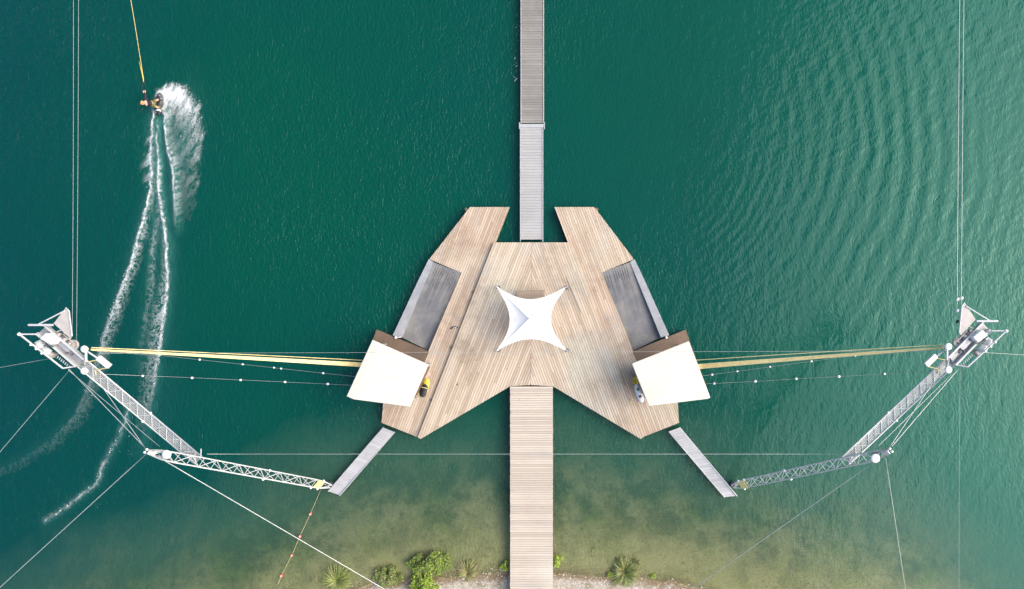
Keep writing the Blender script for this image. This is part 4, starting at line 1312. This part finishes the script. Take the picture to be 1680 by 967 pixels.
# each bubble raft is a small uneven dome
x = np.concatenate(FX); y = np.concatenate(FY); z = np.concatenate(FZ); s = np.concatenate(FS); an = np.concatenate(FA); el = np.concatenate(FE)
n = len(x)
K = 6
V = np.zeros((n, K + 1, 3), dtype=np.float32)
for k in range(K):
    th = 2 * math.pi * k / K
    rr = s * RNG.uniform(.65, 1.3, n)
    lx = rr * np.cos(th) * el; ly = rr * np.sin(th)
    V[:, k, 0] = x + lx * np.cos(an) - ly * np.sin(an)
    V[:, k, 1] = y + lx * np.sin(an) + ly * np.cos(an)
    V[:, k, 2] = z - s * .25
V[:, K, 0] = x; V[:, K, 1] = y; V[:, K, 2] = z + s * .45
base = (np.arange(n) * (K + 1))[:, None]
F = np.concatenate([np.stack([base[:, 0] + k, base[:, 0] + (k + 1) % K, base[:, 0] + K], 1) for k in range(K)])
spray = np_mesh('spray_drops', V.reshape(-1, 3), F, M['foam'], None, True)
tag(spray, 'white spray drops thrown up beside the wakeboarder', 'spray', kind='stuff')
# thin film of foam lying on the wake
STEP = .045
gx = np.arange(-39, -23.2, STEP); gy = np.arange(-13.8, 16.0, STEP)
GX, GY = np.meshgrid(gx, gy)
x = GX.ravel(); y = GY.ravel()
def ip(v, xs_, ys_): return np.interp(v, xs_, ys_)
def sm(a, b, v):
    t_ = np.clip((v - a) / (b - a), 0, 1); return t_ * t_ * (3 - 2 * t_)
def signed(pl):
    """distance to the polyline, positive on its left looking along it, and arc length"""
    p = wpts(pl); best = np.full(x.shape, 1e9); arc = np.zeros(x.shape); sg = np.ones(x.shape); L = 0
    for a, b in zip(p[:-1], p[1:]):
        d = b - a; ln = np.hypot(*d)
        t_ = np.clip(((x - a[0]) * d[0] + (y - a[1]) * d[1]) / ln ** 2, 0, 1)
        q = np.hypot(x - a[0] - t_ * d[0], y - a[1] - t_ * d[1])
        k_ = q < best
        best = np.where(k_, q, best); arc = np.where(k_, L + t_ * ln, arc)
        sg = np.where(k_, np.sign(d[0] * (y - a[1]) - d[1] * (x - a[0])), sg); L += ln
    return best * sg, arc
wob = (fbm(x * 2.6, y * 2.6, 61, 4) - .5) * .26
fine = fbm(x * 7, y * 7, 63, 4)
lace = 1 - np.abs(2 * fbm(x * 3.0 + wob * 3, y * 3.0, 65, 4) - 1) * 2.2      # ridged: net of threads
lace2 = 1 - np.abs(2 * fbm(x * 5.2, y * 5.2 + wob * 4, 69, 3) - 1) * 2.0
net = np.clip(np.maximum(sm(.55, .95, lace), .8 * sm(.6, .95, lace2)), 0, 1)
D = np.zeros_like(x)
# left rail: crisp outer line, lace inside (to the east), feathers outside near the board
d, arc = signed(WAKE_L); d = d + wob
D = np.maximum(D, ip(arc, [0, .3, 6, 10, 15, 18, 21], [.3, .85, .9, .8, .5, .25, 0]) * np.exp(-(d / ip(arc, [0, 4, 12, 20], [.06, .075, .085, .10])) ** 2) * np.clip(-.25 + 2.1 * fine, .12, 1.2))
ins = np.where(d > 0, d, 9)
D = np.maximum(D, ip(arc, [0, 3, 8, 13, 18, 24, 33], [.2, .25, .52, .60, .14, .04, .01]) * np.exp(-(ins / ip(arc, [0, 8, 14, 24], [.2, .35, .45, .8])) ** 2) * net)
outs = np.where(d < 0, -d, 9)
fe = sm(.45, .75, fbm(arc * 4.2 - outs * 3.5, outs * 1.2, 71, 3))
D = np.maximum(D, ip(arc, [0, 1, 3, 5, 6.5, 8], [.2, .7, .8, .5, .2, 0]) * np.exp(-(outs / ip(arc, [0, 3, 4, 6], [.12, .30, .45, .2])) ** 2) * fe)
# right rail with its ladder of small crests
d, arc = signed(WAKE_R); d = d + wob * .8
D = np.maximum(D, ip(arc, [0, 1, 3, 6, 11, 13, 17, 20], [.3, .55, .8, .85, .95, .7, .35, 0]) * np.exp(-(d / ip(arc, [0, 2, 6, 12], [.035, .06, .075, .10])) ** 2) * np.clip(-.25 + 2.1 * fine, .12, 1.2))
lad = np.exp(-((arc - 4.2) / 1.3) ** 2) * np.exp(-((d - .06) / .15) ** 2) * sm(.35, .75, fbm(arc * 5.5, d * 2.0, 73, 3))
D = np.maximum(D, .85 * lad)
ins = np.where(d < 0, -d, 9)
D = np.maximum(D, ip(arc, [0, 6, 9.5, 12, 15, 18, 21], [0, .1, .35, .7, .55, .25, 0]) * np.exp(-(ins / ip(arc, [0, 9, 13, 20], [.2, .25, .6, .7])) ** 2) * net)
# faint middle strand and the strand further back
d, arc = signed(WAKE_M); d = d + wob * 2
D = np.maximum(D, ip(arc, [0, 1, 4, 8, 11], [.1, .28, .26, .16, 0]) * np.exp(-(d / .18) ** 2) * net)
d, arc = signed(STRAND); d = d + wob * 1.2
D = np.maximum(D, ip(arc, [0, .8, 4, 7, 9.2], [.05, .42, .38, .45, .1]) * np.exp(-(d / .06) ** 2) * (.3 + 1.1 * fine) * sm(.3, .55, fbm(arc * 1.3, 0 * arc, 75, 2)))
D = np.maximum(D, .15 * np.exp(-(d / .18) ** 2) * net * (arc > .1))
# plume
d, arc = signed(WAKE_P); d = d + wob * .6
D = np.maximum(D, ip(arc, [0, 1.5, 4, 6, 8], [.6, .9, .75, .5, 0]) * np.exp(-(d / .075) ** 2) * np.clip(-.25 + 2.1 * fine, .12, 1.2))
pp = wpts(PLUME)
inside_ = np.zeros(x.shape, dtype=bool)
for a, b in zip(pp, np.roll(pp, -1, axis=0)):
    c_ = ((a[1] > y) != (b[1] > y)) & (x < (b[0] - a[0]) * (y - a[1]) / (b[1] - a[1] + 1e-12) + a[0])
    inside_ ^= c_
do, _a = seg_dist(x, y, PLUME[:14])
dn, _a = seg_dist(x, y, WAKE_P)
py_ = NY - PXM * y
al = (py_ - 136) / 240
u_ = x * math.cos(R(62)) + y * math.sin(R(62)); v_ = -x * math.sin(R(62)) + y * math.cos(R(62))
st_n = sm(.34, .72, fbm(v_ * 4.6 + wob * 2, u_ * 1.1, 81, 4)) * .75 + .35 * sm(.4, .7, fine)
bar_n = sm(.40, .68, fbm(y * 8.0 - x * 4.0 + wob * 5, x * 2.6 + y * 1.2, 83, 4))
rag = (fbm(v_ * 5, u_ * 1.5, 85, 3) - .5)
featherd = sm(-.10, .55, np.where(inside_, do, -do) + rag * .9)
top = np.exp(-(np.clip(al - .02, 0, None) / .16) ** 2)
base_ = .95 * top + .50 * np.exp(-(do / .75) ** 2) * np.clip(1 - al * 1.05, 0, 1) + .34 * np.clip(1 - al, 0, 1)
Dp = base_ * featherd * (st_n * (1 - .45 * top) + .55 * top)
Dp = np.maximum(Dp, .7 * ip(al, [0, .2, .5, .85, 1], [.3, .6, .7, .35, 0]) * np.exp(-(dn / .50) ** 2) * bar_n * inside_)
hole = np.exp(-(((NX + PXM * x - 290) / 15) ** 2 + ((py_ - 218) / 24) ** 2))
D = np.maximum(D, np.clip(Dp * (1 - .55 * hole), 0, 1))
D = np.clip(D, 0, 1)
D2 = D.reshape(GX.shape)
m4 = np.maximum(np.maximum(D2[:-1, :-1], D2[1:, :-1]), np.maximum(D2[:-1, 1:], D2[1:, 1:])).ravel() > .02
F = grid_faces(len(gx), len(gy))[m4]
used = np.unique(F)
re_ = np.zeros(len(x), dtype=np.int64); re_[used] = np.arange(len(used))
Vf = np.stack([x[used], y[used], water_height(x[used], y[used]) + .012 + .05 * D[used] ** 2], 1)
def filmmat():
    b = NB('foam_film')
    pos = b.n('NewGeometry').outputs['Position']
    den = b.n('Attribute'); den.attribute_name = 'foam_amount'
    n1 = b.mapr(b.noise(pos, 17, 4, .65), .3, .7, .55, 1.25)
    a = b.math('MULTIPLY', b.math('MULTIPLY', den.outputs['Fac'], n1), .92, True)
    d = b.n('BsdfDiffuse'); b.val(d.inputs[0], (.72, .76, .76))
    t = b.n('BsdfTransparent')
    m = b.n('MixShader'); b.l(a, m.inputs[0]); b.l(t.outputs[0], m.inputs[1]); b.l(d.outputs[0], m.inputs[2])
    b.l(m.outputs[0], b.o.inputs[0])
    return b.m
film = np_mesh('wake_foam', Vf, re_[F], filmmat(), None, True)
at = film.data.attributes.new('foam_amount', 'FLOAT', 'POINT')
at.data.foreach_set('value', np.clip(D[used], 0, 1).astype(np.float32))
tag(film, 'lacy white foam of the wakeboarder\'s wake trailing over the green water', 'foam', kind='stuff')

# ------------------------------------------------------------------ shore plants
def blade_mesh(mat, L, wd, bend, seed):
    V, F = [], []
    n = 6
    for i in range(n + 1):
        u = i / n
        xx = L * u * math.cos(bend * u * .6); zz = L * u * math.sin(.95 - bend * u)
        ww = wd * (1 - u) ** .7 * (.6 + .4 * min(1, u * 6)) + .001
        V += [(xx, -ww, zz + .3 * ww), (xx, 0, zz - .2 * ww), (xx, ww, zz + .3 * ww)]
    for i in range(n):
        a_ = i * 3
        F += [(a_, a_ + 1, a_ + 4, a_ + 3), (a_ + 1, a_ + 2, a_ + 5, a_ + 4)]
    m = bpy.data.meshes.new('blade'); m.from_pydata(V, [], F); m.materials.append(mat)
    return m
def ground(x, y):
    return float(bed_z(np.array([x]), np.array([y]))[0])
def tuft(px, py, rad, n, mats, label, squash=1.0, up=.3, skew=0.0, dead=.0):
    g = P(px, py, 0); gz = ground(g.x, g.y)
    t = thing('grass_tuft', label, 'grass tuft', (g.x, g.y, gz), 'spiky grass tufts on the shore')
    ms = [blade_mesh(m_, rad * 1.12, .032 + .006 * k, .75 + .12 * k, k) for k, m_ in enumerate(mats)]
    for i in range(n):
        an = 2 * math.pi * (i + random.uniform(-.5, .5)) / n * 1.0 + (i % 3) * 2.1
        k = random.choices(range(len(mats)), [4, 3, 1][:len(mats)])[0]
        sc_ = random.uniform(.65, 1.08) * (1 + skew * math.sin(an))
        el = random.betavariate(1.2, 1.6) * 1.0 - .55
        Mx = Matrix.Translation((g.x + .05 * math.cos(an), g.y + .05 * math.sin(an), max(gz, -.05))) @ Matrix.Rotation(an, 4, 'Z') @ Matrix.Rotation(-el * .9, 4, 'Y') @ Matrix.Diagonal((sc_, random.uniform(.7, 1.4), sc_ * random.uniform(.8, 1.1), 1))
        link(bpy.data.objects.new('blade', ms[k]), t, Mx)
    return t
tuft(553, 953, 1.08, 170, [M['reed'], M['leaf_mid'], M['reed_dry']], 'spiky fan of green grass on the shore at the far left', skew=.25)
tuft(1024, 938, 1.12, 260, [M['reed'], M['leaf_dark'], M['reed_dry']], 'round spiky green grass tuft right of the timber pier')
tuft(767, 940, .85, 110, [M['reed_dry'], M['reed'], M['reed_dry']], 'thin straw-coloured grass tuft between bush and pier', skew=.35)

def bush(px, py, rx, ry, hgt, n, mats, label, seed, lsize=.055, name='bush'):
    rs = np.random.default_rng(seed)
    g = P(px, py, 0); gz = max(ground(g.x, g.y), -.15)
    t = thing(name, label, 'bush' if name == 'bush' else 'plant', (g.x, g.y, gz), 'leafy bushes on the shore')
    # clumps at the ends of stems
    nc = max(6, int(34 * rx * ry + 6))
    cl = []
    for i in range(nc):
        an = rs.uniform(0, 6.283); r_ = math.sqrt(rs.uniform(0, 1))
        cx = g.x + rx * .8 * r_ * math.cos(an); cy = g.y + ry * .8 * r_ * math.sin(an)
        cz = gz + hgt * (1 - .55 * r_ * r_) * rs.uniform(.6, 1.05)
        cl.append((cx, cy, cz, rs.uniform(.10, .26) * (.5 + .5 * min(rx, 1))))
        mid = Vector((g.x + (cx - g.x) * .45, g.y + (cy - g.y) * .45, gz + (cz - gz) * .6))
        tube('stem', [Vector((g.x + rs.uniform(-.08, .08), g.y + rs.uniform(-.08, .08), gz - .1)), mid, Vector((cx, cy, cz))], .012, M['stem'], t, 5, [.018, .013, .006])
    per = n // nc
    for mi, mt in enumerate(mats):
        VV, FF = [], []
        for ci, (cx, cy, cz, cr) in enumerate(cl):
            m_ = int(per * (.6 if mi == 0 else .4 / max(1, len(mats) - 1)) * rs.uniform(.5, 1.5))
            dv = rs.normal(0, 1, (m_, 3)); dv /= np.linalg.norm(dv, axis=1)[:, None]
            rad = cr * rs.uniform(.35, 1.1, m_) ** .6
            st_ = rs.uniform(.6, 1.7, 2); pc = np.stack([cx + dv[:, 0] * rad * st_[0], cy + dv[:, 1] * rad * st_[1], cz + dv[:, 2] * rad * 1.2], 1)
            for j in range(m_):
                d = Vector(dv[j]) * .35 + Vector((rs.normal(0, .6), rs.normal(0, .5), .85 + rs.normal(0, .4))); d.normalize()
                u_ = d.orthogonal().normalized(); u_ = Matrix.Rotation(rs.uniform(0, 6.28), 3, d) @ u_
                v_ = d.cross(u_)
                L_ = lsize * rs.uniform(.7, 1.5); w_ = L_ * .42
                p0 = Vector(pc[j])
                k = len(VV)
                VV += [p0 - u_ * L_, p0 - v_ * w_ - d * .006, p0 + u_ * L_ - d * .015, p0 + v_ * w_ - d * .006]
                FF.append((k, k + 1, k + 2, k + 3))
        o = np_mesh('foliage', np.array([tuple(v) for v in VV]), np.array(FF), mt, t, False)
        o['kind'] = 'stuff'
    return t
bush(706, 922, 1.62, .80, 1.0, 9000, [M['leaf_mid'], M['leaf_dark'], M['leaf_bright']], 'large leafy bush with mixed green leaves at the water left of the pier', 1)
bush(699, 957, 1.05, .90, 1.15, 5200, [M['leaf_bright'], M['leaf_mid']], 'bright lime green bush in front of the large bush at the bottom edge', 2, .065)
bush(638, 944, 1.05, .72, .7, 4200, [M['leaf_mid'], M['leaf_dark'], M['reed_dry']], 'low olive green bush left of the lime green bush', 3)
bush(829, 928, .22, .40, .5, 550, [M['leaf_bright'], M['leaf_dark']], 'small green plant against the left side of the timber pier', 4)
bush(914, 918, .30, .50, .5, 800, [M['leaf_bright'], M['leaf_mid']], 'small bright green plant against the right side of the timber pier', 5)
bush(1071, 944, .22, .16, .22, 260, [M['leaf_bright'], M['leaf_mid']], 'tiny green plant on the sand right of the round grass tuft', 6, .04)
bush(1000, 943, .14, .16, .3, 200, [M['leaf_bright'], M['leaf_mid']], 'tiny bright green plant at the left foot of the round grass tuft', 7, .05)
bush(1046, 925, .38, .35, .25, 420, [M['reed_dry'], M['leaf_mid']], 'dry straw-coloured plant remains at the right of the round grass tuft', 8, .05)

# pebbles on the beach
n = 4200
px = RNG.uniform(560, 1200, n); py = RNG.uniform(930, 1010, n)
x = (px - NX) / PXM; y = -(py - NY) / PXM
z = bed_z(x, y)
k_ = z > -.02
x, y, z = x[k_], y[k_], z[k_]
n = len(x)
s = .022 * np.exp(RNG.normal(0, .5, n))
V = np.zeros((n, 7, 3), dtype=np.float32)
for k in range(6):
    th = 2 * math.pi * k / 6 + .4
    V[:, k, 0] = x + s * np.cos(th) * RNG.uniform(.8, 1.4, n); V[:, k, 1] = y + s * np.sin(th) * RNG.uniform(.8, 1.3, n); V[:, k, 2] = z - .005
V[:, 6] = np.stack([x, y, z + s * .7], 1)
b_ = np.arange(n) * 7
F = np.concatenate([np.stack([b_ + k, b_ + (k + 1) % 6, b_ + 6], 1) for k in range(6)])
peb = np_mesh('beach_pebbles', V.reshape(-1, 3), F, plain('pale_pebble', (.50, .46, .41), .8, 0, .35, 25), None, True)
tag(peb, 'pale pebbles scattered over the gravel shore by the pier', 'pebbles', kind='stuff')

# straw and twig litter along the waterline
n = 1500
px = RNG.uniform(600, 1180, n); py = shore_y(px) + RNG.normal(1, 9, n)
x = (px - NX) / PXM; y = -(py - NY) / PXM
z = bed_z(x, y)
k_ = (z > -.05) & ((px < 834) | (px > 910))
x, y, z = x[k_], y[k_], z[k_]
n = len(x)
an = RNG.uniform(0, math.pi, n); ln = RNG.uniform(.03, .13, n); wd = RNG.uniform(.004, .011, n)
dx, dy = np.cos(an) * ln, np.sin(an) * ln; ex, ey = -np.sin(an) * wd, np.cos(an) * wd
zz = np.maximum(z, .0) + .012
V = np.stack([np.stack([x - dx - ex, y - dy - ey, zz], 1), np.stack([x + dx - ex, y + dy - ey, zz + .004], 1), np.stack([x + dx + ex, y + dy + ey, zz + .004], 1),
              np.stack([x - dx + ex, y - dy + ey, zz], 1), np.stack([x, y, zz + .014], 1)], 1).reshape(-1, 3)
b_ = np.arange(n) * 5
F = np.concatenate([np.stack([b_ + i, b_ + (i + 1) % 4, b_ + 4], 1) for i in range(4)])
lit = np_mesh('shore_litter', V, F, plain('straw_litter', (.24, .18, .10), .9, 0, .5, 20), None, False)
tag(lit, 'brown straw and twig litter along the waterline', 'litter', kind='stuff')
